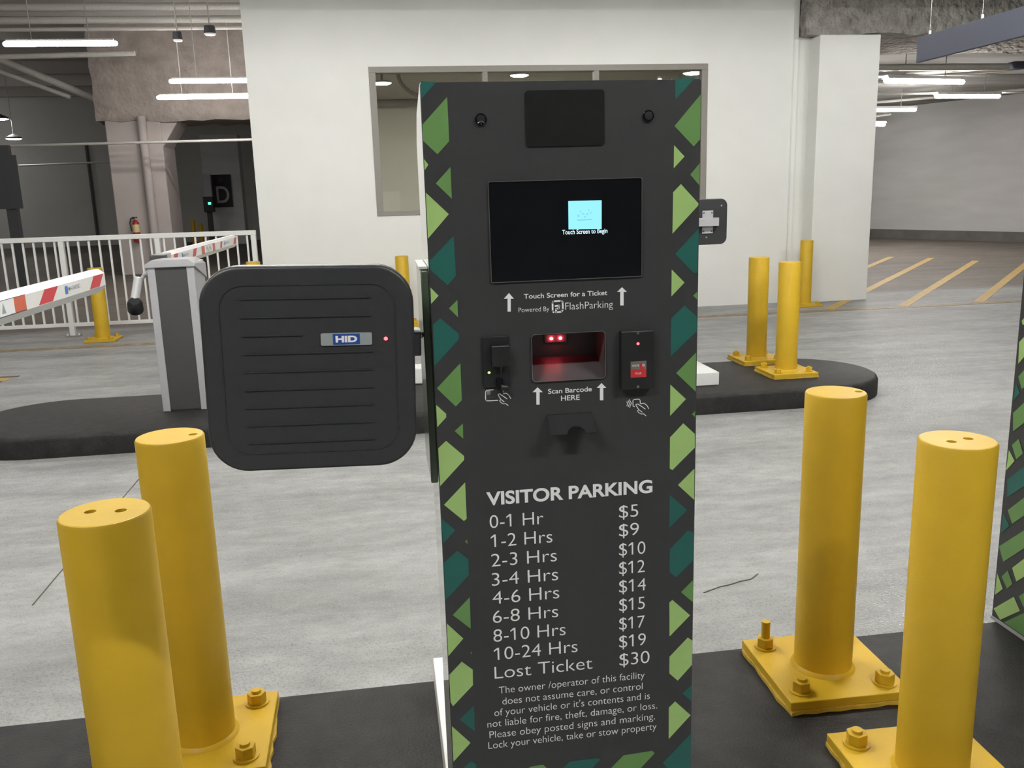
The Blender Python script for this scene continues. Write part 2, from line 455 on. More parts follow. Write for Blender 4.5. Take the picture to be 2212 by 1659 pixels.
TX= {'heading': [('VISITOR PARKING', -0.1397, 0.1396, 0.9708, 0.021, 0.03)], 'rows': [('0-1 Hr', -0.1357, -0.0464, 0.9305, 0.0222, 0.004), ('1-2 Hrs', -0.135, -0.032, 0.8968, 0.0224, 0.004), ('2-3 Hrs', -0.1355, -0.0251, 0.8627, 0.0226, 0.004), ('3-4 Hrs', -0.1357, -0.0234, 0.8285, 0.0229, 0.004), ('4-6 Hrs', -0.1357, -0.0221, 0.7955, 0.0231, 0.004), ('6-8 Hrs', -0.1362, -0.0246, 0.7613, 0.0226, 0.004), ('8-10 Hrs', -0.1364, -0.0125, 0.7267, 0.0228, 0.004), ('10-24 Hrs', -0.1366, 0.008, 0.6927, 0.023, 0.004), ('Lost Ticket', -0.1368, 0.0339, 0.6582, 0.0227, 0.004)], 'prices': [('$5', 0.0821, 0.1151, 0.93, 0.0219, 0.004), ('$9', 0.082, 0.1163, 0.8969, 0.0222, 0.004), ('$10', 0.0819, 0.1277, 0.8623, 0.0224, 0.004), ('$12', 0.0818, 0.1268, 0.8287, 0.0226, 0.004), ('$14', 0.0817, 0.1287, 0.795, 0.0228, 0.004), ('$15', 0.0818, 0.127, 0.7608, 0.023, 0.004), ('$17', 0.0817, 0.1271, 0.7261, 0.0227, 0.004), ('$19', 0.0815, 0.129, 0.6923, 0.0229, 0.004), ('$30', 0.0819, 0.1358, 0.6579, 0.0232, 0.004)], 'notice': [('The owner /operator of this facility', -0.1304, 0.1272, 0.6294, 0.013, 0.0), ('does not assume care, or control', -0.1251, 0.1235, 0.608, 0.0131, 0.0), ("of your vehicle or it's contents and is", -0.1397, 0.1368, 0.5877, 0.0132, 0.0), ('not liable for fire, theft, damage, or loss.', -0.1524, 0.1503, 0.5672, 0.0132, 0.0), ('Please obey posted signs and marking.', -0.1495, 0.1464, 0.5462, 0.0133, 0.0), ('Lock your vehicle, take or stow property', -0.1522, 0.1493, 0.5259, 0.0134, 0.0)], 'touch': [('Touch Screen for a Ticket', -0.0693, 0.0643, 1.3046, 0.0073, 0.012)], 'powered': [('Powered By', -0.0782, -0.0294, 1.2837, 0.0072, 0.0), ('FlashParking', -0.0037, 0.0732, 1.2842, 0.0113, 0.0)], 'scan': [('Scan Barcode', -0.0341, 0.0377, 1.1503, 0.0077, 0.012), ('HERE', -0.0132, 0.0175, 1.1375, 0.0082, 0.012)], 'begin': [('Touch Screen to Begin', -0.0068, 0.065, 1.4015, 0.0067, 0.012)]}


KNOBS= [(-0.127, 1.5744), (0.1299, 1.5751)]
TILE= [(0.0034, 1.4517), (0.0561, 1.4514), (0.0557, 1.4076), (0.0032, 1.4088)]
DYN= [(0.0192, 1.4293), (0.0221, 1.4351), (0.0268, 1.4318), (0.0296, 1.4271), (0.0334, 1.4309), (0.0365, 1.4371), (0.0391, 1.4328), (0.0175, 1.4224), (0.0405, 1.4225)]





ARROWS= [[(-0.0925, 1.3147), (-0.0848, 1.3053), (-0.09, 1.3055), (-0.0906, 1.2855), (-0.0956, 1.2857), (-0.095, 1.3058), (-0.101, 1.306)], [(0.0882, 1.3158), (0.0961, 1.308), (0.0909, 1.3082), (0.0908, 1.2867), (0.0852, 1.2869), (0.0853, 1.3085), (0.0803, 1.3087)], [(-0.051, 1.1622), (-0.0426, 1.1535), (-0.0478, 1.1539), (-0.0483, 1.1334), (-0.0536, 1.1338), (-0.0532, 1.1542), (-0.0594, 1.1546)], [(0.0538, 1.1627), (0.0618, 1.1542), (0.0567, 1.1545), (0.0566, 1.1339), (0.0509, 1.1342), (0.051, 1.1548), (0.0458, 1.1552)]]
LOGO= [(-0.0224, 1.2811), (-0.024, 1.2833), (-0.024, 1.2961), (-0.0221, 1.2984), (-0.0103, 1.2987), (-0.0078, 1.2968), (-0.0076, 1.2848), (-0.0098, 1.2815), (-0.0184, 1.281), (-0.0186, 1.2863), (-0.0139, 1.2872), (-0.0133, 1.2913), (-0.0197, 1.291)]
ICON1= [[(-0.1221, 1.1624), (-0.1327, 1.1623), (-0.1347, 1.1599), (-0.1351, 1.1475), (-0.1333, 1.145), (-0.1153, 1.1447)], [(-0.1065, 1.1607), (-0.1066, 1.1574)], [(-0.115, 1.1542), (-0.1123, 1.1554), (-0.1055, 1.1501), (-0.1007, 1.1462)], [(-0.1065, 1.155), (-0.1016, 1.1556), (-0.0973, 1.1516), (-0.0948, 1.1464)], [(-0.1146, 1.1531), (-0.1105, 1.1459), (-0.1053, 1.1415)], [(-0.1105, 1.1459), (-0.1127, 1.1437), (-0.1107, 1.1408), (-0.1066, 1.1384), (-0.1029, 1.1385), (-0.0993, 1.1353)]]
ICON2= [[(0.0957, 1.1288), (0.0972, 1.1256), (0.0957, 1.1221)], [(0.0979, 1.1306), (0.1003, 1.1258), (0.0981, 1.1207)], [(0.0999, 1.1323), (0.1034, 1.126), (0.1003, 1.1192)], [(0.1087, 1.1201), (0.1062, 1.1211), (0.106, 1.1304), (0.1077, 1.1322), (0.1164, 1.1322), (0.118, 1.1303), (0.1183, 1.1256)], [(0.1107, 1.1232), (0.1135, 1.1244), (0.1216, 1.1189), (0.1267, 1.1149)], [(0.1183, 1.1242), (0.1251, 1.1246), (0.1298, 1.1204), (0.1326, 1.1151)], [(0.1112, 1.1221), (0.1158, 1.1146), (0.1216, 1.1099)], [(0.1158, 1.1146), (0.1136, 1.1123), (0.1158, 1.1094), (0.1202, 1.1069), (0.1242, 1.1069), (0.128, 1.1033)]]
CAB= [('L',[(2.4931,1.1082),(2.4567,1.1467),(2.4486,1.0856),(2.4885,1.039)]),('G',[(2.4831,0.9984),(2.443,1.0435),(2.4349,0.982),(2.4629,0.9625)]),('T',[(2.4889,0.9747),(2.4685,0.9469),(2.496,0.9164)]),('G',[(2.4908,0.8767),(2.4292,0.9396),(2.4205,0.8739),(2.483,0.8171)]),('G',[(2.4828,0.7717),(2.4548,0.8001),(2.4303,0.758),(2.457,0.7311)]),('L',[(2.494,0.7518),(2.4639,0.7233),(2.4998,0.6803)]),('T',[(2.4892,0.6524),(2.4019,0.7339),(2.3936,0.6712),(2.4815,0.5931)]),('G',[(2.4737,0.5515),(2.3889,0.6359),(2.381,0.5769),(2.448,0.5141)]),('T',[(2.4929,0.5359),(2.4591,0.5013),(2.4952,0.4614)]),('G',[(2.4976,0.4149),(2.3747,0.5295),(2.3671,0.4717),(2.4715,0.3706)]),('L',[(2.4288,0.3673),(2.3628,0.4399),(2.3547,0.3786),(2.4044,0.3306)]),('G',[(2.473,0.3171),(2.4476,0.3504),(2.4197,0.315),(2.4418,0.2873)]),('L',[(2.4952,0.3206),(2.4619,0.2779),(2.4958,0.2398)]),('L',[(2.4956,0.1902),(2.4086,0.2748),(2.3755,0.2403),(2.4607,0.1471)]),('G',[(2.3873,0.2867),(2.3478,0.3266),(2.3425,0.2866),(2.3612,0.2603)]),('G',[(2.4423,0.1448),(2.3387,0.2585),(2.3232,0.1416),(2.3727,0.1324)]),('L',[(2.4911,1.177),(2.4648,1.2076),(2.4593,1.1658),(2.4864,1.1659)])]

# ================================================================ SETTING
def wall_box(name, x0, x1, y0, y1, z0, z1, m):
    b = MB(); b.box(x0, x1, y0, y1, z0, z1, m)
    return struct(b.build(name))

b = MB(); b.box(-26, 30, -9, 42, -0.2, 0.0, M['floor']); struct(b.build('floor'))
b = MB()
b.box(-26, 30, -9, 11.6, 6.2, 6.4, M['ceiling'])
b.box(-26, 5.8, 11.6, 42, 6.2, 6.4, M['ceiling'])
struct(b.build('ceiling'))
b = MB(); b.box(5.8, 30, 13.4, 42, 3.76, 4.0, M['ceiling']); struct(b.build('ceiling_side'))
wall_box('wall_front', -26, 30, -9.2, -9, 0, 6.2, M['wall_base'])
wall_box('wall_left', -26.2, -26, -9, 42, 0, 6.2, M['wall_dim'])
wall_box('wall_right', 30, 30.2, -9, 42, 0, 6.2, M['wall_grey'])
wall_box('wall_back', -26, 30, 42, 42.2, 0, 6.2, M['wall_dim'])
wall_box('wall_bay', -26, 6, 40, 40.2, 0, 6.2, M['wall_dim'])

# white office wall with the window opening
WY = 11.75
WX0, WX1, WZ0, WZ1 = -0.04, 4.41, 1.385, 3.23
me = flat([(-1.535, 0), (5.60, 0), (5.60, 6.2), (-1.535, 6.2)], [[(WX0, WZ0), (WX1, WZ0), (WX1, WZ1), (WX0, WZ1)]], 0.24)
b = MB(); b.add_mesh(me, M['wall'], Matrix.Translation((0, WY + 0.12, 0)) @ UP); struct(b.build('wall_office'))
b = MB()
b.box(5.60, 5.70, WY + 0.06, WY + 0.24, 0, 6.2, M['wall'])
b.box(5.70, 5.95, WY + 0.14, WY + 0.24, 0, 6.2, M['wall'])
struct(b.build('trim_1'))
wall_box('wall_office_side', -1.535, -1.30, WY + 0.24, 20, 0, 6.2, M['wall'])
b = MB()
b.box(-1.30, 5.78, 16.9, 17.1, 0, 3.95, M['office'])
b.box(-1.30, 5.95, WY + 0.24, 16.9, 3.8, 3.95, M['office'])
b.box(5.78, 5.95, WY + 0.24, 17.1, 0, 3.95, M['office'])
b.box(-1.30, 5.78, WY + 0.24, 16.9, 0.001, 0.02, M['office'])
struct(b.build('wall_office_inside'))
b = MB(); b.box(-1.3, 5.95, 19.8, 20, 0, 6.2, M['wall_grey']); b.box(5.80, 5.95, 17.1, 20, 0, 6.2, M['wall_grey']); struct(b.build('wall_office_back'))
b = MB()
for x0, x1, z0, z1 in ((WX0, WX1, WZ1 - 0.075, WZ1), (WX0, WX1, WZ0, WZ0 + 0.06), (WX0, WX0 + 0.085, WZ0 + 0.06, WZ1 - 0.075), (WX1 - 0.085, WX1, WZ0 + 0.06, WZ1 - 0.075),
                       (1.40, 1.465, WZ0 + 0.06, WZ1 - 0.075), (2.865, 2.93, WZ0 + 0.06, WZ1 - 0.075)):
    b.box(x0, x1, WY - 0.012, WY + 0.1, z0, z1, M['frame'])
wf = struct(b.build('window_1', bevel=0.004))
for x0, x1 in ((WX0 + 0.085, 1.40), (1.465, 2.865), (2.93, WX1 - 0.085)):
    b = MB(); b.box(x0, x1, WY + 0.05, WY + 0.056, WZ0 + 0.06, WZ1 - 0.075, M['glass'])
    b.build('pane', parent=wf)

# pillar and beams
b = MB(); b.box(5.90, 6.765, 11.60, 12.5, 0, 3.56, M['wall']); struct(b.build('pillar', bevel=0.012))
def rough_block(name, x0, x1, y0, y1, z0, z1, m, step=0.35, amp=0.03, seed=1):
    """a sprayed concrete beam: the faces are cut up and roughened"""
    r = random.Random(seed)
    bb = MB()
    nx, ny, nz = (max(1, int(round((q - p) / step))) for p, q in ((x0, x1), (y0, y1), (z0, z1)))
    bm = bb.bm
    i = bb.mi(m)
    cache = {}
    def v(a, bq, c):
        k = (a, bq, c)
        if k not in cache:
            p = (x0 + (x1 - x0) * a / nx, y0 + (y1 - y0) * bq / ny, z0 + (z1 - z0) * c / nz)
            cache[k] = bm.verts.new([q + r.uniform(-amp, amp) for q in p])
        return cache[k]
    for a in range(nx):
        for c in range(nz):
            bm.faces.new((v(a, 0, c), v(a + 1, 0, c), v(a + 1, 0, c + 1), v(a, 0, c + 1)))
            bm.faces.new((v(a, ny, c + 1), v(a + 1, ny, c + 1), v(a + 1, ny, c), v(a, ny, c)))
    for a in range(nx):
        for bq in range(ny):
            bm.faces.new((v(a, bq + 1, 0), v(a + 1, bq + 1, 0), v(a + 1, bq, 0), v(a, bq, 0)))
            bm.faces.new((v(a, bq, nz), v(a + 1, bq, nz), v(a + 1, bq + 1, nz), v(a, bq + 1, nz)))
    for bq in range(ny):
        for c in range(nz):
            bm.faces.new((v(0, bq, c + 1), v(0, bq + 1, c + 1), v(0, bq + 1, c), v(0, bq, c)))
            bm.faces.new((v(nx, bq, c), v(nx, bq + 1, c), v(nx, bq + 1, c + 1), v(nx, bq, c + 1)))
    for f in bm.faces:
        f.material_index = i
        f.smooth = True
    return struct(bb.build(name))
rough_block('beam_right', 5.72, 29.9, 11.62, 13.4, 3.57, 6.17, M['rough'], 0.22, 0.022, 3)
rough_block('beam_left', -6.3, -1.56, 22.0, 23.5, 3.50, 6.17, M['beam_warm'], 0.3, 0.03, 5)
b = MB(); b.box(-6.12, -4.90, 22.06, 23.3, 0, 3.62, M['column']); b.prism([(-4.92, 3.52), (-4.50, 3.52), (-4.92, 2.9)], 'y', 22.1, 23.2, M['column']); struct(b.build('column', bevel=0.02))
b = MB(); b.box(-6.72, -5.30, 36.4, 37.2, 0, 4.2, M['wall_grey']); struct(b.build('column_far', bevel=0.02))
for k in range(9):
    y = 12.9 + 3.0 * k
    b = MB(); b.box(-24, -1.56, y, y + 0.35, 5.75, 6.19, M['joist']); struct(b.build('beam_ceiling'))
# wall that closes the bay on the right
A, Bv = Vector((14.705, 25.138, 0)), Vector((16.501, 20.903, 0))
d = (Bv - A).normalized(); n = Vector((-d.y, d.x, 0))
P0, P1 = A - d * 12, Bv + d * 9
b = MB()
q = [P0, P1, P1 + n * 0.2, P0 + n * 0.2]
b.prism([(v.x, v.y) for v in q], 'z', 0, 3.75, M['wall_grey'])
struct(b.build('wall_ramp'))
b = MB()
q = [P0 - n * 0.02, P1 - n * 0.02, P1 - n * 0.002, P0 - n * 0.002]
b.prism([(v.x, v.y) for v in q], 'z', 0.001, 0.27, M['wall_base'])
struct(b.build('baseboard_ramp'))

# painted lines on the slab
def line(name, p, q, w, m):
    p, q = Vector(p), Vector(q)
    dd = (q - p).normalized() * w / 2
    nn = Vector((-dd.y, dd.x))
    b = MB()
    b.faces([(v.x, v.y, z) for z in (0.0005, 0.003) for v in (p + nn, p - nn, q - nn, q + nn)],
            [(0, 1, 2, 3)[::-1], (4, 5, 6, 7), (0, 1, 5, 4), (1, 2, 6, 5), (2, 3, 7, 6), (3, 0, 4, 7)], m)
    return struct(b.build(name))
line('floor_line', (-9, 10.90), (9.6, 10.72), 0.16, M['brown_line'])
for p, q in (((6.85, 10.83), (12.05, 16.6)), ((5.8, 10.85), (11.75, 17.65)), ((7.95, 10.83), (12.6, 15.8)), ((6.9, 13.3), (11.25, 18.35)), ((9.0, 10.83), (13.5, 15.5))):
    line('floor_line', p, q, 0.13, M['yellow_line'])
line('floor_line', (-6, 9.0), (-3.66, 8.98), 0.13, M['yellow_line'])
line('floor_line', (-6, 9.16), (-3.62, 9.12), 0.06, M['dark_line'])
line('floor_line', (-6, 8.86), (-3.68, 8.85), 0.06, M['dark_line'])
JOINT = [(-1.528, 3.642), (-1.535, 5.343)]
CRACK = [(1.215, 3.184), (1.3, 3.223), (1.343, 3.232), (1.404, 3.256), (1.452, 3.264), (1.503, 3.309)]
line('floor_joint', JOINT[0], JOINT[1], 0.005, M['dark_line'])
for p, q in zip(CRACK, CRACK[1:]):
    line('floor_crack', p, q, 0.005, M['dark_line'])

# kerbed islands
def island(name, label, x0, x1, y0, y1):
    r = (y1 - y0) / 2
    def outline(k):
        pts = []
        rr, cy = r - k, (y0 + y1) / 2
        for i in range(25):
            t = -PI / 2 + PI * i / 24
            pts.append((x1 - r + rr * math.cos(t), cy + rr * math.sin(t)))
        for i in range(25):
            t = PI / 2 + PI * i / 24
            pts.append((x0 + r + rr * math.cos(t), cy + rr * math.sin(t)))
        return pts
    b = MB()
    prof = [(0.0, 0.001), (0.0, 0.118), (0.008, 0.138), (0.028, 0.15)]
    rings = [[(p[0], p[1], z) for p in outline(k)] for k, z in prof]
    n = len(rings[0])
    vs = [v for rg in rings for v in rg]
    fs = []
    for k in range(len(rings) - 1):
        fs += [(k * n + i, k * n + (i + 1) % n, (k + 1) * n + (i + 1) % n, (k + 1) * n + i) for i in range(n)]
    bv = b.faces(vs, fs, M['island'], True)
    f = b.bm.faces.new(bv[-n:]); f.material_index = 0
    f = b.bm.faces.new(bv[:n][::-1]); f.material_index = 0
    return tag(b.build(name), label, 'kerb island')
island('kerb_island', 'black painted kerb island under the ticket kiosk and the nearest bollards', -3.6, 4.4, 1.24, 2.505)
island('kerb_island', 'black painted kerb island across the lane, under the barrier cabinet', -2.98, 3.86, 5.955, 7.135)

# ================================================================ BOLLARDS
def bollard_root(name, label, loc, hb, holes, long_stud=False, rz=0.0, grout=0.012):
    t = thing(name, label, 'bollard', loc, 0.0, 'yellow steel bollards')
    pt = 0.026 + grout
    b = MB()
    R_ = 0.084
    b.lathe([(R_ + 0.010, pt), (R_ + 0.007, pt + 0.006), (R_ + 0.002, pt + 0.010), (R_, pt + 0.012), (R_, hb - 0.006), (R_ - 0.003, hb - 0.001), (R_ - 0.006, hb)], M['yellow'], 48)
    b.lathe([(R_ - 0.006, hb - 0.02), (R_ - 0.006, pt)], M['hole'], 32)
    b.build('post', t)
    me = flat(circ(0, 0, R_ - 0.0055, 48), [circ(x, y, 0.011, 18) for x, y in holes], 0.012)
    b = MB(); b.add_mesh(me, M['yellow'], Matrix.Translation((0, 0, hb - 0.006)))
    b.build('cap', t)
    b = MB()
    s = 0.183
    b.box(-s, s, -s, s, grout, pt, M['yellow'])
    pl = b.build('base_plate', t, bevel=0.003)
    pl.rotation_euler = (0, 0, rz)
    if grout > 0.005:
        b = MB()
        rr = random.Random(int(loc[0] * 100))
        e = []
        for i in range(40):
            k = i / 10
            sd, f = int(k), (k - int(k)) * 2 - 1
            q = s + 0.004 + rr.uniform(-0.004, 0.006)
            e.append([(f * s, -q), (q, f * s), (-f * s, q), (-q, -f * s)][sd])
        b.prism(e, 'z', 0.001, grout, M['grout'])
        g = b.build('grout_bed', t)
        g.rotation_euler = (0, 0, rz)
    for k, (sx, sy) in enumerate(((-1, -1), (1, -1), (1, 1), (-1, 1))):
        hx, hy = sx * 0.128, sy * 0.128
        x, y = hx * math.cos(rz) - hy * math.sin(rz), hx * math.sin(rz) + hy * math.cos(rz)
        b = MB()
        top = pt + (0.088 if (long_stud and k == 3) else 0.042)
        b.tube((x, y, pt + 0.004), (x, y, top), 0.0135, M['yellow'], 16)
        b.lathe([(0, pt + 0.004), (0.034, pt + 0.004), (0.034, pt + 0.0005)], M['yellow'], 20, (x, y, 0))
        bo = b.build('anchor_bolt', t)
        b = MB()
        a0 = rnd.uniform(0, 1)
        hexp = [(x + 0.0270 * math.cos(a0 + PI / 3 * i), y + 0.0270 * math.sin(a0 + PI / 3 * i)) for i in range(6)]
        b.prism(hexp, 'z', pt + 0.004, pt + 0.034, M['yellow'])
        b.build('nut', bo, bevel=0.002)
    return t
HB = 0.889
bollard_root('bollard', 'yellow bollard with two holes in its cap, left front corner of the kiosk island', (-0.560, 1.705, 0.15), HB, [(-0.028, 0.006), (0.030, 0.0)], rz=0.01)
bollard_root('bollard', 'yellow bollard with one hole in its cap, behind the leftmost bollard on the kiosk island', (-0.564, 2.267, 0.15), HB, [(0.058, -0.002)], rz=0.02)
bollard_root('bollard', 'yellow bollard with one hole in its cap and one long stud at its base plate', (1.252, 2.279, 0.15), HB, [(0.060, -0.016)], long_stud=True, rz=-0.02)
bollard_root('bollard', 'yellow bollard with two holes in its cap, right front corner of the kiosk island', (1.271, 1.763, 0.15), HB, [(-0.024, -0.012), (0.026, 0.0)], rz=-0.03)
bollard_root('bollard', 'rear yellow bollard of the pair on the far island', (3.122, 7.077 - 0.03, 0.15), HB, [], rz=0.0)
bollard_root('bollard', 'front yellow bollard of the pair on the far island', (3.124, 6.48, 0.15), HB, [], rz=0.0)
first = bollard_root('bollard', 'yellow bollard in front of the white railing, behind the near barrier arm tip', (-3.465, 11.34, 0.0), 0.89, [], grout=0.002)
for x, lb in ((-1.60, 'yellow bollard of which only the top shows above the square black reader'),
              (0.235, 'yellow bollard by the white wall, seen between the square reader and the kiosk'),
              (5.70, 'yellow bollard standing against the white pillar beside the office wall')):
    dup(first, (x, 11.34, 0.0), lb)

# ================================================================ TICKET KIOSK
KX, KYC, KB = 0.283, 1.46, 0.15
FY = 1.351 - KYC                       # panel face in the kiosk's own frame
XL, XR = -0.2147, 0.2143
TOP = 1.630
def shell_profile(b, y0, y1, m):
    # side profile (y, z): the rear top corner is cut off
    b.prism([(y0, 0.10), (y1, 0.10), (y1, TOP - 0.075), (y1 - 0.05, TOP - 0.030), (y0 + 0.006, TOP), (y0, TOP - 0.004)], 'x', XL, XR, m, skip=(5,))
kiosk = thing('ticket_kiosk', 'tall charcoal ticket kiosk with green geometric borders and a visitor parking price list', 'kiosk', (KX, KYC, KB))
b = MB(); shell_profile(b, FY + 0.006, FY + 0.205, M['shell']); b.build('cabinet_shell', kiosk, bevel=0.003, label='glossy pale cabinet shell behind the printed front')
b = MB(); b.box(-0.205, 0.185, FY + 0.03, 2.44 - KYC, 0.001, 0.10, M['whitepaint']); b.build('plinth', kiosk, bevel=0.004, label='white plinth under the kiosk')
# printed front with the scanner opening
rc = (-0.0597, 0.0604, 1.1708, 1.2482)
me = flat(rrect(XL + 0.0005, XR - 0.0005, 0.102, TOP - 0.002, 0.004, 3), [rrect(*rc, 0.007)], 0.006)
b = MB(); b.add_mesh(me, M['panel'], Matrix.Translation((0, FY + 0.003, 0)) @ UP)
CM = {'T': M['teal'], 'G': M['green'], 'L': M['lime']}
for c, poly in DECALS:
    poly = [(min(max(u, XL + 0.001), XR - 0.001), z) for u, z in poly]
    b.faces([(u, FY - 0.0004, z) for u, z in poly], [tuple(range(len(poly)))], CM[c])
fp = b.build('front_panel', kiosk)
bmx = bmesh.new(); bmx.from_mesh(fp.data)
for f in bmx.faces:
    if f.material_index > 0 and f.normal.y > 0:
        f.normal_flip()
bmx.to_mesh(fp.data); bmx.free()
LY = FY - 0.0006
for key, nm in (('heading', 'heading_lettering'), ('rows', 'rate_lettering'), ('prices', 'price_lettering'), ('notice', 'notice_lettering'), ('touch', 'touch_lettering'), ('powered', 'maker_lettering'), ('scan', 'scan_lettering')):
    b = MB()
    for s, x0, x1, base, cap, wt in TX[key]:
        put_text(b, s, x0, x1, base, cap, LY, M['print'], wt if wt > 0.005 else -0.008)
    if key == 'powered':
        stroke(b, LOGO[:5] + LOGO[4:], 0.0027, LY, M['print'])
    b.build(nm, kiosk)
for poly in ARROWS:
    b = MB(); b.faces([(u, LY, z) for u, z in poly], [tuple(range(7))], M['print']); b.build('arrow', kiosk)
b = MB()
for s in ICON1:
    stroke(b, s, 0.0013, LY, M['print'])
u0, z0 = -0.1324, 1.1553
for i in range(3):
    stroke(b, [(u0, z0 + 0.0022 * i + 0.0005), (u0 + 0.005, z0 + 0.0022 * i + 0.0005)], 0.0013, LY, M['boomgrey'])
stroke(b, [(-0.1284, 1.1504), (-0.1158, 1.1508)], 0.0016, LY, M['boomdark'])
b.build('insert_card_icon', kiosk)
b = MB()
for s in ICON2:
    stroke(b, s, 0.0013, LY, M['print'])
b.build('tap_card_icon', kiosk)
# camera window and lenses
b = MB(); b.add_mesh(flat(rrect(-0.0595, 0.0613, 1.5338, 1.6145, 0.005), (), 0.0024), M['dullblack'], Matrix.Translation((0, FY - 0.0008, 0)) @ UP); b.build('camera_window', kiosk)
for k, (u, z) in enumerate(KNOBS):
    b = MB()
    b.tube((u, FY, z), (u, FY - 0.003, z), 0.0088, M['blackgloss'], 28)
    b.tube((u, FY - 0.003, z), (u, FY - 0.0042, z), 0.0062, M['black'], 24)
    if k == 0:
        for a in (-2.5, -1.57, -0.62):  # star of glints on the left lens, built as small chrome bars
            cxx, czz = u + 0.0036 * math.cos(a), z - 0.002 + 0.0036 * math.sin(a)
            dx, dz = 0.0030 * math.cos(a), 0.0030 * math.sin(a)
            b.tube((cxx - dx, FY - 0.0045, czz - dz), (cxx + dx, FY - 0.0045, czz + dz), 0.0006, M['chrome'], 6)
    b.build('camera_lens', kiosk, bevel=0.0008)
# touch screen
sx0, sx1, sz0, sz1 = -0.1201, 0.1206, 1.3313, 1.4843
b = MB(); b.add_mesh(flat(rrect(sx0, sx1, sz0, sz1, 0.003), [rrect(sx0 + 0.0012, sx1 - 0.0012, sz0 + 0.0012, sz1 - 0.0012, 0.002)], 0.003), M['steel'], Matrix.Translation((0, FY - 0.0012, 0)) @ UP)
sb = b.build('screen_bezel', kiosk, label='thin bright metal bezel')
b = MB(); b.box(sx0 + 0.0012, sx1 - 0.0012, FY - 0.0011, FY - 0.0002, sz0 + 0.0012, sz1 - 0.0012, M['blackgloss'])
scr = b.build('screen', kiosk, label='black touch screen')
b = MB(); b.faces([(u, FY - 0.0014, z) for u, z in TILE], [(3, 2, 1, 0)], M['screenlit'])
for ch, (u, z) in zip('DYNAMIC', DYN[:7]):
    put_text(b, ch, u - 0.0011, u + 0.0011 if ch not in 'I' else u - 0.0006, z - 0.0014, 0.0028, FY - 0.0016, M['screenink'])
stroke(b, [DYN[7], DYN[8]], 0.0005, FY - 0.0016, M['screenink'])
b.build('start_tile', scr, label='pale blue lit tile on the screen')
b = MB()
s, x0, x1, base, cap, wt = TX['begin'][0]
put_text(b, s, x0, x1, base, cap, FY - 0.0016, M['screentext'], wt)
b.build('screen_lettering', scr)
# barcode scanner recess
b = MB()
x0, x1, z0, z1 = rc
yb = FY + 0.060
ym = FY + 0.0058
b.faces([(x0, ym, z0), (x1, ym, z0), (x1, ym, z1), (x0, ym, z1), (x0 - 0.0, yb, z0 + 0.028), (x1 - 0.0, yb, z0 + 0.028), (x1, yb, z1), (x0, yb, z1)],
        [(0, 1, 5, 4), (4, 5, 6, 7), (7, 6, 2, 3), (0, 4, 7, 3), (1, 2, 6, 5)], M['recess'])
b.build('scanner_recess', kiosk)
rim = MB()
rim.add_mesh(flat(rrect(*rc, 0.007), [rrect(rc[0] + 0.001, rc[1] - 0.001, rc[2] + 0.001, rc[3] - 0.001, 0.006)], 0.004), M['steel'], Matrix.Translation((0, FY - 0.001, 0)) @ UP)
rim.build('recess_rim', kiosk, label='thin bright rim of the scanner opening')
b = MB()
b.box(-0.028, 0.011, FY + 0.0575, FY + 0.0598, 1.2225, 1.2375, M['recess'])
sh = b.build('scan_head', kiosk, bevel=0.002)
for u in (-0.0162, -0.0010):
    b = MB(); b.lathe([(0, -0.0026), (0.0022, -0.0014), (0.0026, 0.0), (0.0022, 0.0014), (0, 0.0026)], M['ledhot'], 12, (u, FY + 0.0560, 1.2300)); b.build('scanner_lamp', sh)
# insert reader on the left
b = MB(); b.box(-0.1379, -0.0949, FY - 0.004, FY, 1.1675, 1.2483, M['black'])
cr_ = b.build('card_slot', kiosk, bevel=0.0015)
b = MB()
b.box(-0.1245, -0.0973, FY - 0.016, FY - 0.004, 1.2020, 1.2345, M['black'])
b.box(-0.1118, -0.1095, FY - 0.0165, FY - 0.0160, 1.190, 1.226, M['hole'])
b.box(-0.1245, -0.0973, FY - 0.0172, FY - 0.0150, 1.2335, 1.2350, M['steel'])
b.build('card_throat', cr_, bevel=0.0008)
b = MB(); b.box(-0.118, -0.1075, FY - 0.0085, FY - 0.004, 1.163, 1.182, M['blackgloss']); b.tube((-0.112, FY - 0.011, 1.168), (-0.100, FY - 0.008, 1.166), 0.0045, M['black'], 12); b.build('card_latch', cr_, bevel=0.001)
b = MB(); b.lathe([(0, -0.002), (0.002, -0.001), (0.0022, 0.0), (0.0015, 0.0015), (0, 0.002)], M['ledgreen'], 12, (-0.1283, FY - 0.004, 1.1912)); b.build('status_light', cr_, label='small green light')
# tap reader on the right
b = MB(); b.box(0.0831, 0.1375, FY - 0.013, FY, 1.1515, 1.2467, M['black'])
wv = b.build('tap_reader', kiosk, bevel=0.0018)
for z in (1.2431, 1.1560):
    b = MB(); b.tube((0.1105, FY - 0.013, z), (0.1105, FY - 0.0145, z), 0.0022, M['steel'], 14); b.build('screw', wv)
b = MB(); b.lathe([(0, -0.0022), (0.002, -0.0012), (0.0024, 0.0), (0.0018, 0.0015), (0, 0.0022)], M['ledred'], 12, (0.1108, FY - 0.013, 1.226)); b.build('status_light', wv, label='small red light')
b = MB()
yy = FY - 0.0133
b.faces([(0.0986, yy, 1.1845), (0.1246, yy, 1.1845), (0.1246, yy, 1.1977), (0.0986, yy, 1.1977)], [(0, 1, 2, 3)], M['label_grey'])
b.faces([(0.0986, yy, 1.1711), (0.1246, yy, 1.1711), (0.1246, yy, 1.1845), (0.0986, yy, 1.1845)], [(0, 1, 2, 3)], M['label_red'])
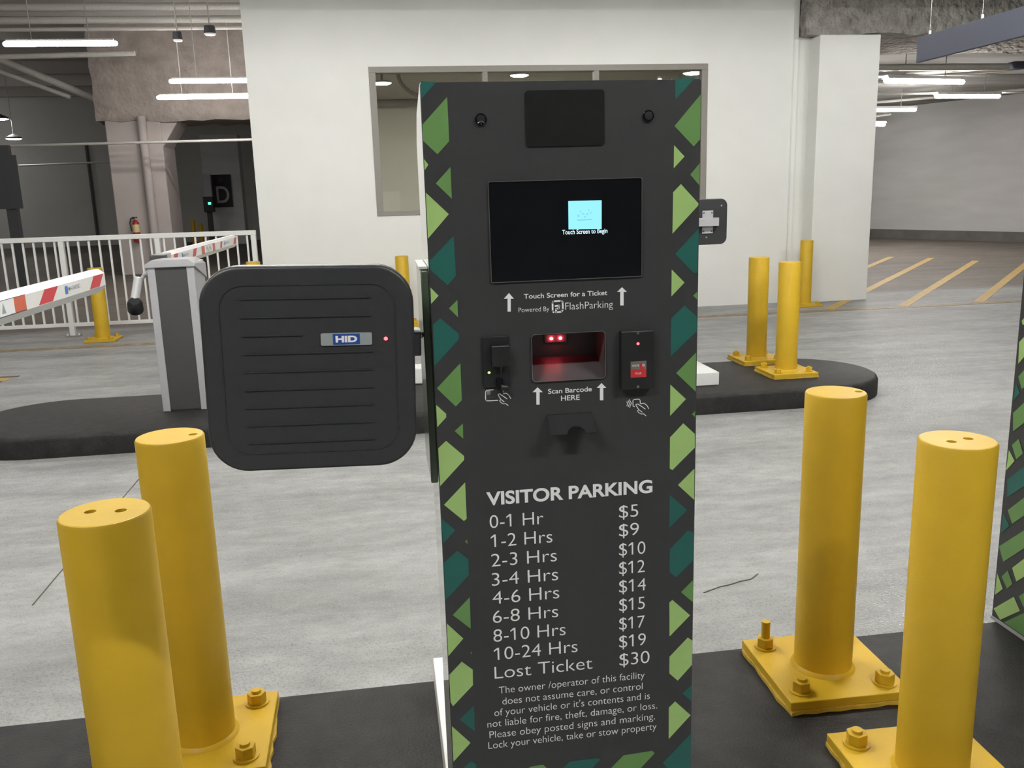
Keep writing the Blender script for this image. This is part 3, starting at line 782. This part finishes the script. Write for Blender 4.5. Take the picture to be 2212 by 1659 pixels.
b.faces([(0.1140, yy - 0.0001, 1.1845), (0.1205, yy - 0.0001, 1.1845), (0.1165, yy - 0.0001, 1.1960), (0.1140, yy - 0.0001, 1.1930)], [(0, 1, 2, 3)], M['label_red'])
put_text(b, 'WAVE', 0.1008, 0.1125, 1.1890, 0.0034, yy - 0.0002, M['print'])
put_text(b, 'ID', 0.1180, 0.1222, 1.1890, 0.0036, yy - 0.0002, M['print'], 0.02)
put_text(b, 'PLUS', 0.1068, 0.1162, 1.1762, 0.0032, yy - 0.0002, M['print'])
b.build('reader_label', wv, label='grey and red label')
# ticket flap: a hinged plate that stands off at its lower edge
b = MB()
fw_, fl = 0.0736, 0.0405
oc = [(-fw_ / 2, 0), (fw_ / 2, 0), (fw_ / 2, -fl)]
oc += [(0.005 + 0.0148 * math.cos(t), -fl + 0.0148 * math.sin(t)) for t in [PI * i / 16 for i in range(17)]]
oc += [(-fw_ / 2, -fl)]
b.add_mesh(flat(oc, (), 0.0016), M['black'], Matrix.Translation((0, FY - 0.001, 1.1146)) @ Matrix.Rotation(-math.radians(52), 4, 'X') @ UP)
b.box(-0.0374, 0.0366, FY - 0.0012, FY, 1.1135, 1.1160, M['hole'])
b.build('ticket_flap', kiosk)
b = MB(); b.box(XL - 0.012, XL - 0.0005, FY + 0.02, FY + 0.19, 1.008, 1.352, M['sidegreen'])
b.tube((XL - 0.012, FY + 0.04, 1.25), (XL - 0.017, FY + 0.04, 1.25), 0.005, M['steel'], 14)
b.build('side_plate', kiosk, bevel=0.002, label='dark green glossy plate on the left side')
b = MB(); b.box(XL - 0.014, XL - 0.0005, FY + 0.04, FY + 0.195, 1.353, 1.358, M['whitepaint']); b.build('side_ledge', kiosk, bevel=0.001)

# the kiosk that serves the far lane, turned away; almost wholly behind the near one
b = MB()
b.box(-0.21, 0.21, 0.0, 0.50, 0.10, 1.60, M['panel'])
far_k = thing('ticket_kiosk', 'rear of another ticket kiosk on the far island, behind the near kiosk', 'kiosk', (2.07, 6.42, 0.15))
b.build('cabinet_shell', far_k, bevel=0.004)
b = MB(); b.box(-0.30, 0.403, -0.18, 0.62, 0.001, 0.10, M['whitepaint']); b.build('plinth', far_k, bevel=0.004, label='white plinth')

# ================================================================ LONG RANGE READERS
def reader_front(t, w, m):
    h = w / 2
    me = flat(rrect(-h, h, -h, h, 0.052, 10), (), 0.020, 0.006)
    b = MB(); b.add_mesh(me, m, UP)
    hs = b.build('housing', t)
    for f in hs.data.polygons:
        f.use_smooth = False
    return hs
RW = 0.299
RD = Matrix.Rotation(math.radians(1.9), 4, 'Y')
rd = thing('card_reader', 'large square black long range reader with rounded corners on the kiosk left side', 'card reader', (-0.1165, 1.34, 1.366))
rd.rotation_euler = (0, math.radians(1.6), 0)
reader_front(rd, RW, M['reader'])
b = MB()
yf = -0.0166
s2 = 0.128
me = flat(rrect(-s2, s2, -s2, s2, 0.035, 8), [rrect(-s2 + 0.0012, s2 - 0.0012, -s2 + 0.0012, s2 - 0.0012, 0.034, 8)], 0.0012)
b.add_mesh(me, M['reader'], Matrix.Translation((0, yf + 0.0002, 0)) @ UP)
for i in range(9):
    z = 0.108 - 0.0273 * (i) - 0.0 - 0.0
    x1 = 0.092 if i != 2 else -0.01
    b.box(-0.098, x1, yf - 0.0009, yf + 0.0006, z - 0.0014, z, M['reader'])
b.build('ribs', rd)
b = MB()
b.add_mesh(flat(rrect(0.0165, 0.0920, 0.0360, 0.0548, 0.0025), (), 0.0012), M['plate'], Matrix.Translation((0, yf - 0.0006, 0)) @ UP)
b.box(0.0345, 0.0740, yf - 0.0016, yf - 0.0011, 0.0375, 0.0535, M['blue'])
put_text(b, 'HID', 0.0382, 0.0700, 0.0412, 0.0088, yf - 0.0018, M['print'], 0.05)
b.build('badge', rd, label='grey badge with a blue centre')
b = MB(); b.lathe([(0, -0.003), (0.0025, -0.0018), (0.003, 0.0), (0.0022, 0.002), (0, 0.003)], M['ledred'], 12, (0.1125, yf, 0.0445)); b.build('status_light', rd, label='small red light')
b = MB()
b.box(0.02, 0.1675, 0.03, 0.062, 0.008, 0.046, M['darksteel'])
b.box(0.02, 0.1675, 0.026, 0.064, 0.046, 0.050, M['steel'])  # lit top face of the arm, put in as a brighter steel strip
b.box(-0.05, 0.06, 0.0165, 0.03, -0.05, 0.07, M['darksteel'])
b.build('mounting_arm', rd, bevel=0.002, label='dark metal arm')

rf = thing('card_reader', 'back of a square black reader with pale metal bracket, right of the kiosk', 'card reader', (2.364, 6.32, 1.373))
b = MB(); b.add_mesh(flat(rrect(-0.165, 0.165, -0.16, 0.16, 0.045, 10), (), 0.02, 0.006), M['reader'], UP); b.build('housing', rf)
b = MB(); b.box(-0.022, 0.060, -0.0215, -0.0162, -0.084, 0.082, M['silver']); 
for sx in (-0.012, 0.050):
    for sz in (-0.068, 0.066):
        b.tube((sx, -0.0215, sz), (sx, -0.024, sz), 0.006, M['boomdark'], 10)
b.build('bracket_plate', rf, bevel=0.001, label='pale metal plate')
b = MB(); b.box(-0.13, 0.094, -0.055, -0.0217, -0.030, 0.030, M['silver']); b.build('mounting_arm', rf, bevel=0.002, label='pale metal arm')
for sx, sz in ((0.125, 0.115), (0.012, -0.112)):
    b = MB(); b.tube((sx, -0.0160, sz), (sx, -0.0185, sz), 0.006, M['boomgrey'], 10); b.build('screw', rf)

# low white box on the far island, seen in the gap beside the near kiosk
b = MB(); b.box(-0.18, 0.105, -0.09, 0.09, 0.001, 0.135, M['whitepaint'])
tag(b.build('junction_box', loc=(0.19, 7.0, 0.15), bevel=0.012), 'low white box on the far island, seen between reader and kiosk', 'box')

# ================================================================ RIGHT-HAND CABINET
b = MB()
cabt = thing('ticket_kiosk', 'kiosk side covered in a green lattice pattern at the right picture edge', 'kiosk', (2.25, 2.05, 0.15))
b.box(-0.265, 0.265, -0.60, 0.452, 0.012, 1.60, M['panel'])
CX0 = -0.2655
seen = []
for c, poly in CAB:
    for sh_ in (0.0, -0.30, -0.60):
        pp = [(min(max(y - 2.05 + sh_, -0.595), 0.448), min(max(z - 0.15 + (0.17 if sh_ == -0.30 else 0.0), 0.016), 1.59)) for y, z in poly]
        b.faces([(CX0 - 0.0008, y, z) for y, z in pp], [tuple(range(len(pp)))], CM[c])
sidef = b.build('cabinet_shell', cabt)
b = MB(); b.box(-0.268, 0.268, -0.603, 0.455, 0.001, 0.012, M['silver']); b.build('base_trim', cabt)

# ================================================================ BARRIERS
ARMX0, ARMX1 = -1.69, -1.60
AZ0, AZ1, BZ0, BZ1 = 1.131, 1.261, 1.169, 1.238
def boom(t, y0, y1, stripes, logos, panels, tx):
    """white boom along +Y with red stripes and stickers on its +X face; y values are in the barrier's own frame"""
    b = MB()
    c = 0.03
    xs0, xs1 = ARMX0 - tx, ARMX1 - tx
    z = [AZ0 - 0.15, BZ0 - 0.15, BZ1 - 0.15, AZ1 - 0.15]
    b.prism([(xs0 + c, z[0]), (xs1 - c, z[0]), (xs1, z[1]), (xs1, z[2]), (xs1 - c, z[3]), (xs0 + c, z[3]), (xs0, z[2]), (xs0, z[1])], 'y', y0, y1, M['whitepaint'])
    x = xs1 + 0.0006
    za, zb = z[1] + 0.003, z[2] - 0.001
    for a, e in stripes:
        k = (e - a) * 0.34
        b.faces([(x, a, za), (x, e - k, za), (x, e, zb), (x, a + k, zb)], [(0, 1, 2, 3)], M['boomred'])
    for a, e in panels:
        b.faces([(x, a, za - 0.004), (x, e, za - 0.004), (x, e, zb + 0.003), (x, a, zb + 0.003)], [(0, 1, 2, 3)], M['boomdark'])
        x2, x3 = x + 0.0004, x + 0.0008
        w = e - a
        b.faces([(x2, a + 0.01, za), (x2, e - 0.004, za), (x2, e - 0.004, zb), (x2, a + 0.01, zb)], [(0, 1, 2, 3)], M['print'])
        for p, q in ((a + 0.004, a + 0.13), (e - 0.13, e - 0.002)):
            b.faces([(x3, p, za), (x3, q, za), (x3, q, zb), (x3, p, zb)], [(0, 1, 2, 3)], M['boomorange'])
        for f in (0.45, 0.66):
            yc = a + w * f
            zc = (za + zb) / 2
            b.faces([(x3, yc - 0.022, zc - 0.022), (x3, yc + 0.022, zc - 0.022), (x3, yc, zc + 0.026)], [(0, 1, 2)], M['boomgrey'])
            stroke_x(b, [(yc - 0.07, zc - 0.026), (yc - 0.055, zc), (yc - 0.07, zc + 0.01)], 0.012, x3, M['boomdark'])
            stroke_x(b, [(yc - 0.055, zc), (yc - 0.05, zc + 0.022)], 0.018, x3, M['boomdark'])
    TXF = Matrix(((0, -1, 0, 0), (1, 0, 0, 0), (0, 0, 1, 0), (0, 0, 0, 1)))
    for a, e in logos:
        b.faces([(x + 0.0003, a, za + 0.012), (x + 0.0003, a + 0.04, za + 0.012), (x + 0.0003, a + 0.04, zb - 0.012), (x + 0.0003, a, zb - 0.012)], [(0, 1, 2, 3)], M['boomblue'])
        # lettering reads along +Y on the +X face
        put_text(b, 'MAGNETIC', a + 0.05, e, za + 0.026, 0.020, -(x + 0.0006), M['boomgrey'], 0.01, TXF)
    return b.build('boom_arm', t)
def stroke_x(b, pts, w, x, m):
    P = [Vector(p) for p in pts]
    for a, e in zip(P, P[1:]):
        dd = (e - a).normalized(); nn = Vector((-dd.y, dd.x)) * w / 2
        q = [a + nn, a - nn, e - nn, e + nn]
        b.faces([(x, v.x, v.y) for v in q], [(0, 1, 2, 3)], m)
def barrier(label, loc, y_arm0, y_arm1, stripes, logos, panels):
    t = thing('barrier_gate', label, 'barrier', loc, 0, 'lane barriers')
    w = 0.158
    b = MB()
    for sx in (-1, 1):
        b.box(sx * w - (0.052 if sx > 0 else 0), sx * w + (0.052 if sx < 0 else 0), 0.0, 0.36, 0.001, 1.06, M['silver'])
    b.box(-w + 0.052, w - 0.052, 0.02, 0.36, 0.001, 1.06, M['silver'])
    b.build('housing', t, bevel=0.004)
    b = MB(); b.box(-w + 0.052, w - 0.052, 0.006, 0.02, 0.012, 1.035, M['slate']); b.build('front_panel', t, label='dark grey front panel')
    b = MB(); b.box(w, w + 0.003, 0.05, 0.31, 0.05, 0.98, M['silver']); b.build('side_door', t, bevel=0.001)
    b = MB()
    q = w + 0.012
    b.faces([(-q, -0.012, 1.036), (q, -0.012, 1.036), (q, 0.372, 0.925), (-q, 0.372, 0.925), (-q, -0.012, 1.058), (q, -0.012, 1.058), (q, 0.372, 1.035), (-q, 0.372, 1.035),
             (-q + 0.05, -0.010, 1.088), (q - 0.05, -0.010, 1.088), (q - 0.05, 0.33, 1.082), (-q + 0.05, 0.33, 1.082)],
            [(3, 2, 1, 0), (0, 1, 5, 4), (1, 2, 6, 5), (2, 3, 7, 6), (3, 0, 4, 7), (4, 5, 9, 8), (5, 6, 10, 9), (6, 7, 11, 10), (7, 4, 8, 11), (8, 9, 10, 11)], M['silver'])
    b.build('top_cap', t, bevel=0.003)
    b = MB()
    xa0, xa1 = ARMX0 - loc[0], ARMX1 - loc[0]
    b.box(xa0 + 0.004, xa1 - 0.004, y_arm0 - 0.20, y_arm0 + 0.02, AZ0 - 0.14, AZ1 - 0.155, M['silver'])
    b.box(xa0 - 0.010, xa1 + 0.008, y_arm0 - 0.26, y_arm0 - 0.16, AZ0 - 0.155, AZ1 - 0.16, M['slate'])
    b.build('arm_mount', t, bevel=0.006)
    boom(t, y_arm0, y_arm1, stripes, logos, panels, loc[0])
    return t
barrier('grey barrier cabinet on the far island with white and red arm', (-1.476, 6.47, 0.15), 0.62, 3.81,
        [(0.58 + 0.06, 0.86), (1.38, 1.59), (2.72, 2.87), (3.54, 3.79)], [(0.98, 1.25), (2.98, 3.28)], [(1.80, 2.45)])
nb = barrier('white and red barrier arm crossing the near lane at the left picture edge', (-1.476, 1.72, 0.15), 0.62, 3.68,
        [(0.66, 0.86), (1.30, 1.52), (2.645, 2.92), (3.39, 3.655)], [(0.94, 1.22), (3.01, 3.24)], [(1.78, 2.50)])
# tube shaped camera hung on the cabinet's left side
bc = thing('bullet_camera', 'chrome and black tube camera hanging at the barrier cabinet left side', 'camera', (-1.652, 6.58, 0.95))
b = MB(); b.tube((-0.020, 0, 0.195), (-0.06, 0, 0.14), 0.014, M['silver'], 12); b.tube((-0.004, 0, 0.19), (-0.03, 0, 0.185), 0.02, M['silver'], 12); b.build('bracket', bc)
b = MB(); b.tube((-0.068, -0.01, 0.170), (-0.105, -0.03, 0.015), 0.031, M['bright'], 20); b.build('barrel', bc, bevel=0.004, label='chrome barrel')
b = MB(); b.lathe([(0.0, 0.045), (0.036, 0.045), (0.052, 0.02), (0.055, -0.05), (0.048, -0.05), (0.045, 0.01), (0.0, 0.01)], M['black'], 24)
h = b.build('hood', bc, label='black hood'); h.location = (-0.105, -0.045, -0.025); h.rotation_euler = (0.75, 0.25, 0)

# ================================================================ RAILING
rl = thing('railing', 'white tubular steel railing with upright bars left of the office wall', 'railing', (-3.98, 11.85, 0))
b = MB(); b.box(-1.26, 2.38, -0.03, 0.03, 1.20, 1.26, M['whitepaint']); b.build('top_rail', rl, bevel=0.006)
b = MB(); b.box(-1.26, 2.38, -0.022, 0.022, 0.125, 0.17, M['whitepaint']); b.build('bottom_rail', rl, bevel=0.004)
posts = [-1.15, 0.0, 1.155, 2.345]
for x in posts:
    b = MB(); b.box(x - 0.032, x + 0.032, -0.032, 0.032, 0.012, 1.20, M['whitepaint'])
    p = b.build('post', rl, bevel=0.005)
    b = MB(); b.box(x - 0.09, x + 0.09, -0.05, 0.05, 0.001, 0.012, M['rough'])
    for sx in (-0.07, 0.07):
        b.tube((x + sx, 0, 0.012), (x + sx, 0, 0.035), 0.012, M['whitepaint'], 8)
    b.build('foot_plate', p)
for a, c in zip(posts, posts[1:]):
    for i in range(9):
        x = a + (c - a) * (0.068 + 0.108 * i)
        b = MB(); b.box(x - 0.011, x + 0.011, -0.011, 0.011, 0.17, 1.20, M['whitepaint']); b.build('baluster', rl)

# ================================================================ LAMPS
def tube_lamp(label, loc, L_, m, rz=0.0, drop=0.5, group='tube lamps', hood=False):
    t = thing('tube_lamp', label, 'lamp', loc, rz, group)
    b = MB()
    prof = [(0.0, -L_ / 2 + 0.0), (0.024, -L_ / 2 + 0.008), (0.040, -L_ / 2 + 0.035), (0.040, L_ / 2 - 0.035), (0.024, L_ / 2 - 0.008), (0.0, L_ / 2)]
    b.lathe(prof, m, 14)
    dfs = b.build('diffuser', t)
    dfs.rotation_euler = (0, PI / 2, 0)
    b = MB(); b.box(-L_ / 2 + 0.06, L_ / 2 - 0.06, -0.03, 0.03, 0.041, 0.065, M['pipe']); b.build('housing', t)
    if hood:
        q = hood
        b = MB(); b.prism([(-q, -0.01 if q > 0.1 else 0.03), (-0.045, 0.075), (0.045, 0.075), (q, -0.01 if q > 0.1 else 0.03), (q, 0.036), (0.05, 0.085), (-0.05, 0.085), (-q, 0.036)], 'x', -L_ / 2 + 0.02, L_ / 2 - 0.02, M['whitepaint']); b.build('reflector', t)
    for sx in (-0.25, 0.25):
        b = MB()
        b.tube((sx * L_, 0, 0.065), (sx * L_, 0, drop), 0.008, M['pipe'], 8)
        b.build('stem', t)
    return t
tube_lamp('white tube lamp nearest the top left picture corner', (-4.84, 15.6, 4.15), 1.72, M['tube_bay'], drop=2.05)
tube_lamp('upper of two white tube lamps beside the office wall edge', (-2.80, 18.3, 3.90), 2.05, M['tube_bay'], drop=2.30)
tube_lamp('lower of two white tube lamps beside the office wall edge', (-3.35, 19.5, 3.74), 2.0, M['tube_bay'], drop=2.46)
tube_lamp('longest white tube lamp right of the white pillar, highest of three', (9.085, 14.16, 3.25), 1.69, M['tube_side'], 0.20, 0.50, hood=0.075)
tube_lamp('white tube lamp right of the white pillar, rightmost of three', (12.02, 17.22, 3.30), 1.60, M['tube_side'], 0.12, 0.45, hood=0.075)
tube_lamp('white tube lamp cut off by the white pillar, lowest full tube', (11.93, 20.1, 3.30), 1.66, M['tube_side'], 0.07, 0.45, hood=0.075)
tube_lamp('short end of a white tube lamp peeping out low beside the pillar', (11.97, 21.2, 3.06), 1.62, M['tube_side'], 0.3, 0.69, hood=0.075)
# lamps over the lanes, above the picture's edge; they light the place
LANE = [(-4.4, 8.9), (-0.6, 8.9), (3.2, 8.9), (7.0, 8.9), (-4.4, 4.2), (-0.6, 4.2), (3.2, 4.2), (7.0, 4.2)]
for k, (x, y) in enumerate(LANE):
    tube_lamp('white tube lamp hung over the lanes above the kiosk', (x, y, 3.95), 1.7, M['tube'] if y > 6 else M['tube_near'], 0, 2.24, 'lane tube lamps', 0.20)
for x in (-1.9, 2.4):
    tube_lamp('white tube lamp hung over the driving lane in front of the kiosk', (x, -0.7, 3.95), 1.7, M['tube_front'], 0, 2.24, 'lane tube lamps in front', 0.20)
for x, y in ((-12.5, 15.5), (-13.5, 20.0), (-14.5, 29.0), (-17.0, 36.5)):  # tube lamps added out of view to brighten the left bay
    tube_lamp('unseen white tube lamp added to brighten the left parking bay', (x, y, 4.0), 1.7, M['tube_bay'], 0, 2.19, 'added bay tube lamps')
def pendant(label, loc, r, m, drop):
    t = thing('pendant_lamp', label, 'lamp', loc, 0, 'round pendant lamps')
    b = MB(); b.lathe([(r, 0.0), (r * 0.96, 0.05), (r * 0.5, 0.11), (0.03, 0.15), (0.0, 0.15)], M['darkpost'], 24); b.build('shade', t)
    b = MB(); b.lathe([(0, -0.03), (r * 0.6, -0.025), (r * 0.95, 0.0), (r * 0.9, 0.01)], m, 24); b.build('diffuser', t)
    b = MB(); b.tube((0, 0, 0.14), (0, 0, drop), 0.012, M['pipe'], 8); b.build('stem', t)
    return t
pendant('round glowing pendant lamp at the left picture edge, upper of two', (-11.35, 30, 4.32), 0.25, M['disc'], 1.85)
pendant('round glowing pendant lamp at the left, lower of two', (-11.03, 30, 3.73), 0.23, M['disc'], 2.44)
def can_lamp(label, loc, w, drop):
    t = thing('can_lamp', label, 'lamp', loc, 0, 'dark can lamps')
    b = MB(); b.lathe([(w * 0.85, 0.13), (w, 0.02), (w * 0.97, 0.0)], M['darkpost'], 20); b.lathe([(0, 0.13), (w * 0.85, 0.13)], M['darkpost'], 20); b.build('housing', t)
    b = MB(); b.lathe([(0, -0.03), (w * 0.8, -0.025), (w * 0.97, 0.0)], M['dimlamp'], 20); b.build('diffuser', t)
    b = MB(); b.tube((0, 0, 0.13), (0, 0, drop), 0.012, M['pipe'], 8); b.build('stem', t)
can_lamp('dark can lamp under the ceiling pipes, close to the white wall edge', (-2.775, 17, 4.53), 0.105, 1.65)
can_lamp('dark can lamp with pale underside in front of the concrete beam', (-3.33, 17, 4.43), 0.085, 1.75)
for x, z, lb in ((0.143, 3.326, 'round lamp reflection built as a glowing disc behind the office window, left pane'), (2.269, 3.418, 'round lamp reflection built as a glowing disc behind the office window, middle pane'), (4.60, 3.252, 'round lamp reflection built as a glowing disc behind the office window, right corner')):
    t = thing('lamp_reflection', lb, 'lamp', (x, 14.2 if x < 4 else 12.85, z), 0, 'lamp reflections in the office window')  # lamp reflections in the glass, built as glowing discs inside the office
    b = MB(); b.lathe([(0, -0.02), (0.11, -0.015), (0.14, 0.0), (0.0, 0.0)], M['reflectdisc'], 24); b.build('diffuser', t)
    b = MB(); b.lathe([(0.142, 0.0), (0.142, 0.03), (0.02, 0.05), (0.02, 3.795 - z)], M['frame'], 20); b.build('housing', t)

# ================================================================ PIPES AND SERVICES
def pipe(label, pts, r, m='pipe', name='ceiling_pipe', grp='ceiling pipes'):
    b = MB(); b.path([Vector(p) for p in pts], r, M[m], 12)
    return tag(b.build(name), label, 'pipe', grp)
pipe('thick painted pipe crossing the very top left under the ceiling', [(-24, 19, 5.30), (-1.56, 19, 5.38)], 0.075)
pipe('thick painted pipe below the topmost pipe, top left', [(-24, 19, 5.03), (-1.56, 19, 5.15)], 0.07)
pipe('thin painted pipe just above the dark can lamps', [(-24, 19, 4.85), (-1.56, 19, 4.99)], 0.038)
pipe('pale pipe below the top left tube lamp, ending at the beam', [(-9.5, 19.2, 4.45), (-4.6, 19.2, 4.55)], 0.05)
pipe('long thin pipe crossing in front of the left column', [(-24, 21, 2.86), (-1.56, 21, 2.985)], 0.03)
pipe('thin conduit left of the column, lowest of all', [(-11.0, 30, 2.925), (-8.34, 30, 2.973)], 0.03)
pipe('thick slanting pipe under the ceiling left of the concrete beam', [(-9.9, 22.6, 5.65), (-6.15, 22.6, 3.95)], 0.09)
pipe('thinner slanting pipe under the ceiling at the left edge', [(-9.9, 22.4, 5.30), (-6.9, 22.4, 4.09)], 0.05)
pipe('upright white downpipe on the left column', [(-5.28, 21.94, 0.02), (-5.28, 21.94, 3.6)], 0.095, 'column', 'downpipe', None)
pipe('thick painted pipe just behind the right concrete beam', [(5.97, 13.75, 3.42), (10.42, 13.95, 3.44)], 0.055)
pipe('slanting end of the thick pipe right of the pillar', [(10.42, 13.95, 3.44), (9.0, 15.6, 3.50)], 0.03)
pipe('thin pipe running into the longest right tube lamp', [(6.8, 14.9, 3.41), (14, 14.9, 3.43)], 0.022)
pipe('thin pipe level with the rightmost tube lamp', [(6.8, 17.4, 3.39), (15.5, 17.4, 3.38)], 0.022)
pipe('dark slanting conduit above the rightmost tube lamp', [(8.5, 19.6, 3.68), (13.2, 15.2, 3.68)], 0.03, 'joist')
pipe('dark slanting conduit near the back right wall', [(10.2, 25.0, 3.66), (16.0, 18.6, 3.66)], 0.035, 'joist')
pipe('pale slanting conduit beside the short lamp end', [(11.6, 24.4, 3.2), (13.6, 22.6, 3.4)], 0.03)
b = MB(); b.box(-0.11, 0.11, -0.1, 0.1, -0.06, 0.06, M['signblue']); tag(b.build('junction_box', loc=(10.62, 14.0, 3.46), bevel=0.01), 'small dark blue box at the end of the thick right pipe', 'box')
pipe('dark upright conduit on the back wall left of the column', [(-11.9, 39.9, 0.1), (-11.9, 39.9, 4.2)], 0.06, 'darkpost', 'wall_conduit', None)
pipe('horizontal pipe on the office back wall seen through the window', [(-1.28, 16.7, 3.26), (5.7, 16.7, 3.36)], 0.07, 'officedark', 'office_pipe', None)
cv_ = [(0.45 + 0.62 * (1 - math.cos(t)), 16.2, 3.72 - 0.42 * math.sin(t)) for t in [PI / 2 * i / 8 for i in range(9)]]
pipe('curved hose under the office ceiling seen through the window', cv_, 0.035, 'officedark', 'hose', None)

# ================================================================ SIGNS AND SMALL THINGS
sg = thing('hanging_sign', 'long slate blue overhead sign board at the top right corner', 'sign', (4.40, 5.2, 2.567))
b = MB(); b.box(0, 0.035, -1.9, 1.80, 0.0, 0.195, M['signblue']); b.build('board', sg, bevel=0.003)
for y in (1.66, 1.03, 0.0, -1.5):
    b = MB(); b.tube((0.017, y, 0.195), (0.017, y, 0.225), 0.010, M['whitepaint'], 10); b.tube((0.017, y, 0.225), (0.017, y, 3.63), 0.003, M['steel'], 6); b.build('hanger', sg)

ds = thing('level_sign', 'dark sign with a big pale letter D on the far pillar', 'sign', (-6.05, 36.38, 2.07))
b = MB(); b.box(-0.37, 0.37, -0.03, 0.0, -0.62, 0.62, M['signdark']); b.build('board', ds)
b = MB(); put_text(b, 'D', -0.22, 0.26, -0.45, 0.62, -0.032, M['signgrey'], 0.01); put_text(b, 'P', -0.06, 0.06, 0.32, 0.16, -0.032, M['boomdark']); b.build('lettering', ds)

fe = thing('fire_extinguisher', 'red fire extinguisher with a cream label on the left column', 'fire extinguisher', (-5.68, 21.97, 0.78))
b = MB(); b.lathe([(0, 0.0), (0.075, 0.005), (0.08, 0.03), (0.08, 0.42), (0.05, 0.48), (0.025, 0.50), (0.0, 0.5)], M['red'], 20); b.build('cylinder', fe)
b = MB(); b.lathe([(0.0815, 0.22), (0.0815, 0.40)], M['cream'], 20); b.build('paper_label', fe)
b = MB(); b.tube((0, 0, 0.5), (0, 0, 0.57), 0.02, M['steel'], 10); b.box(-0.07, 0.05, -0.012, 0.012, 0.55, 0.575, M['black']); b.build('valve', fe)
b = MB(); b.path([(0.0, -0.02, 0.55), (-0.09, -0.03, 0.54), (-0.12, -0.03, 0.42), (-0.095, -0.03, 0.25)], 0.012, M['black'], 8); b.build('hose', fe)

pm = thing('pay_machine', 'dark pay machine with a green light on a grey post, beyond the railing', 'machine', (-6.50, 35.9, 0))
b = MB(); b.box(-0.18, 0.18, -0.2, 0.2, 1.28, 1.86, M['black']); b.build('machine_head', pm, bevel=0.02)
b = MB(); b.box(-0.10, 0.08, -0.08, 0.08, 0.0, 1.28, M['slate']); b.build('stand', pm)
b = MB(); b.box(-0.14, 0.14, -0.02, 0.16, 1.86, 2.72, M['signgrey']); b.build('back_board', pm)
b = MB(); b.box(0.0, 0.11, -0.22, -0.2, 1.56, 1.66, M['ledteal']); b.build('display', pm, label='small green lit display')
for x, z, lb in ((-7.18, 1.0, 'distant yellow post left of the pay machine, taller of two'), (-6.90, 0.87, 'distant yellow post left of the pay machine, shorter of two')):
    b = MB(); b.lathe([(0.085, 0.001), (0.085, z - 0.01), (0.075, z), (0, z)], M['yellow'], 16)
    tag(b.build('yellow_post', loc=(x, 35.9, 0)), lb, 'bollard', 'distant yellow posts')
dp = thing('dark_post', 'dark steel post with a sign panel at the far left edge', 'post', (-7.57, 20.0, 0))
b = MB(); b.box(-0.10, 0.10, -0.08, 0.08, 0.001, 2.9, M['darkpost']); b.build('shaft', dp)
b = MB(); b.box(-0.24, 0.24, -0.11, -0.081, 1.62, 2.70, M['darkpost']); b.build('sign_panel', dp)
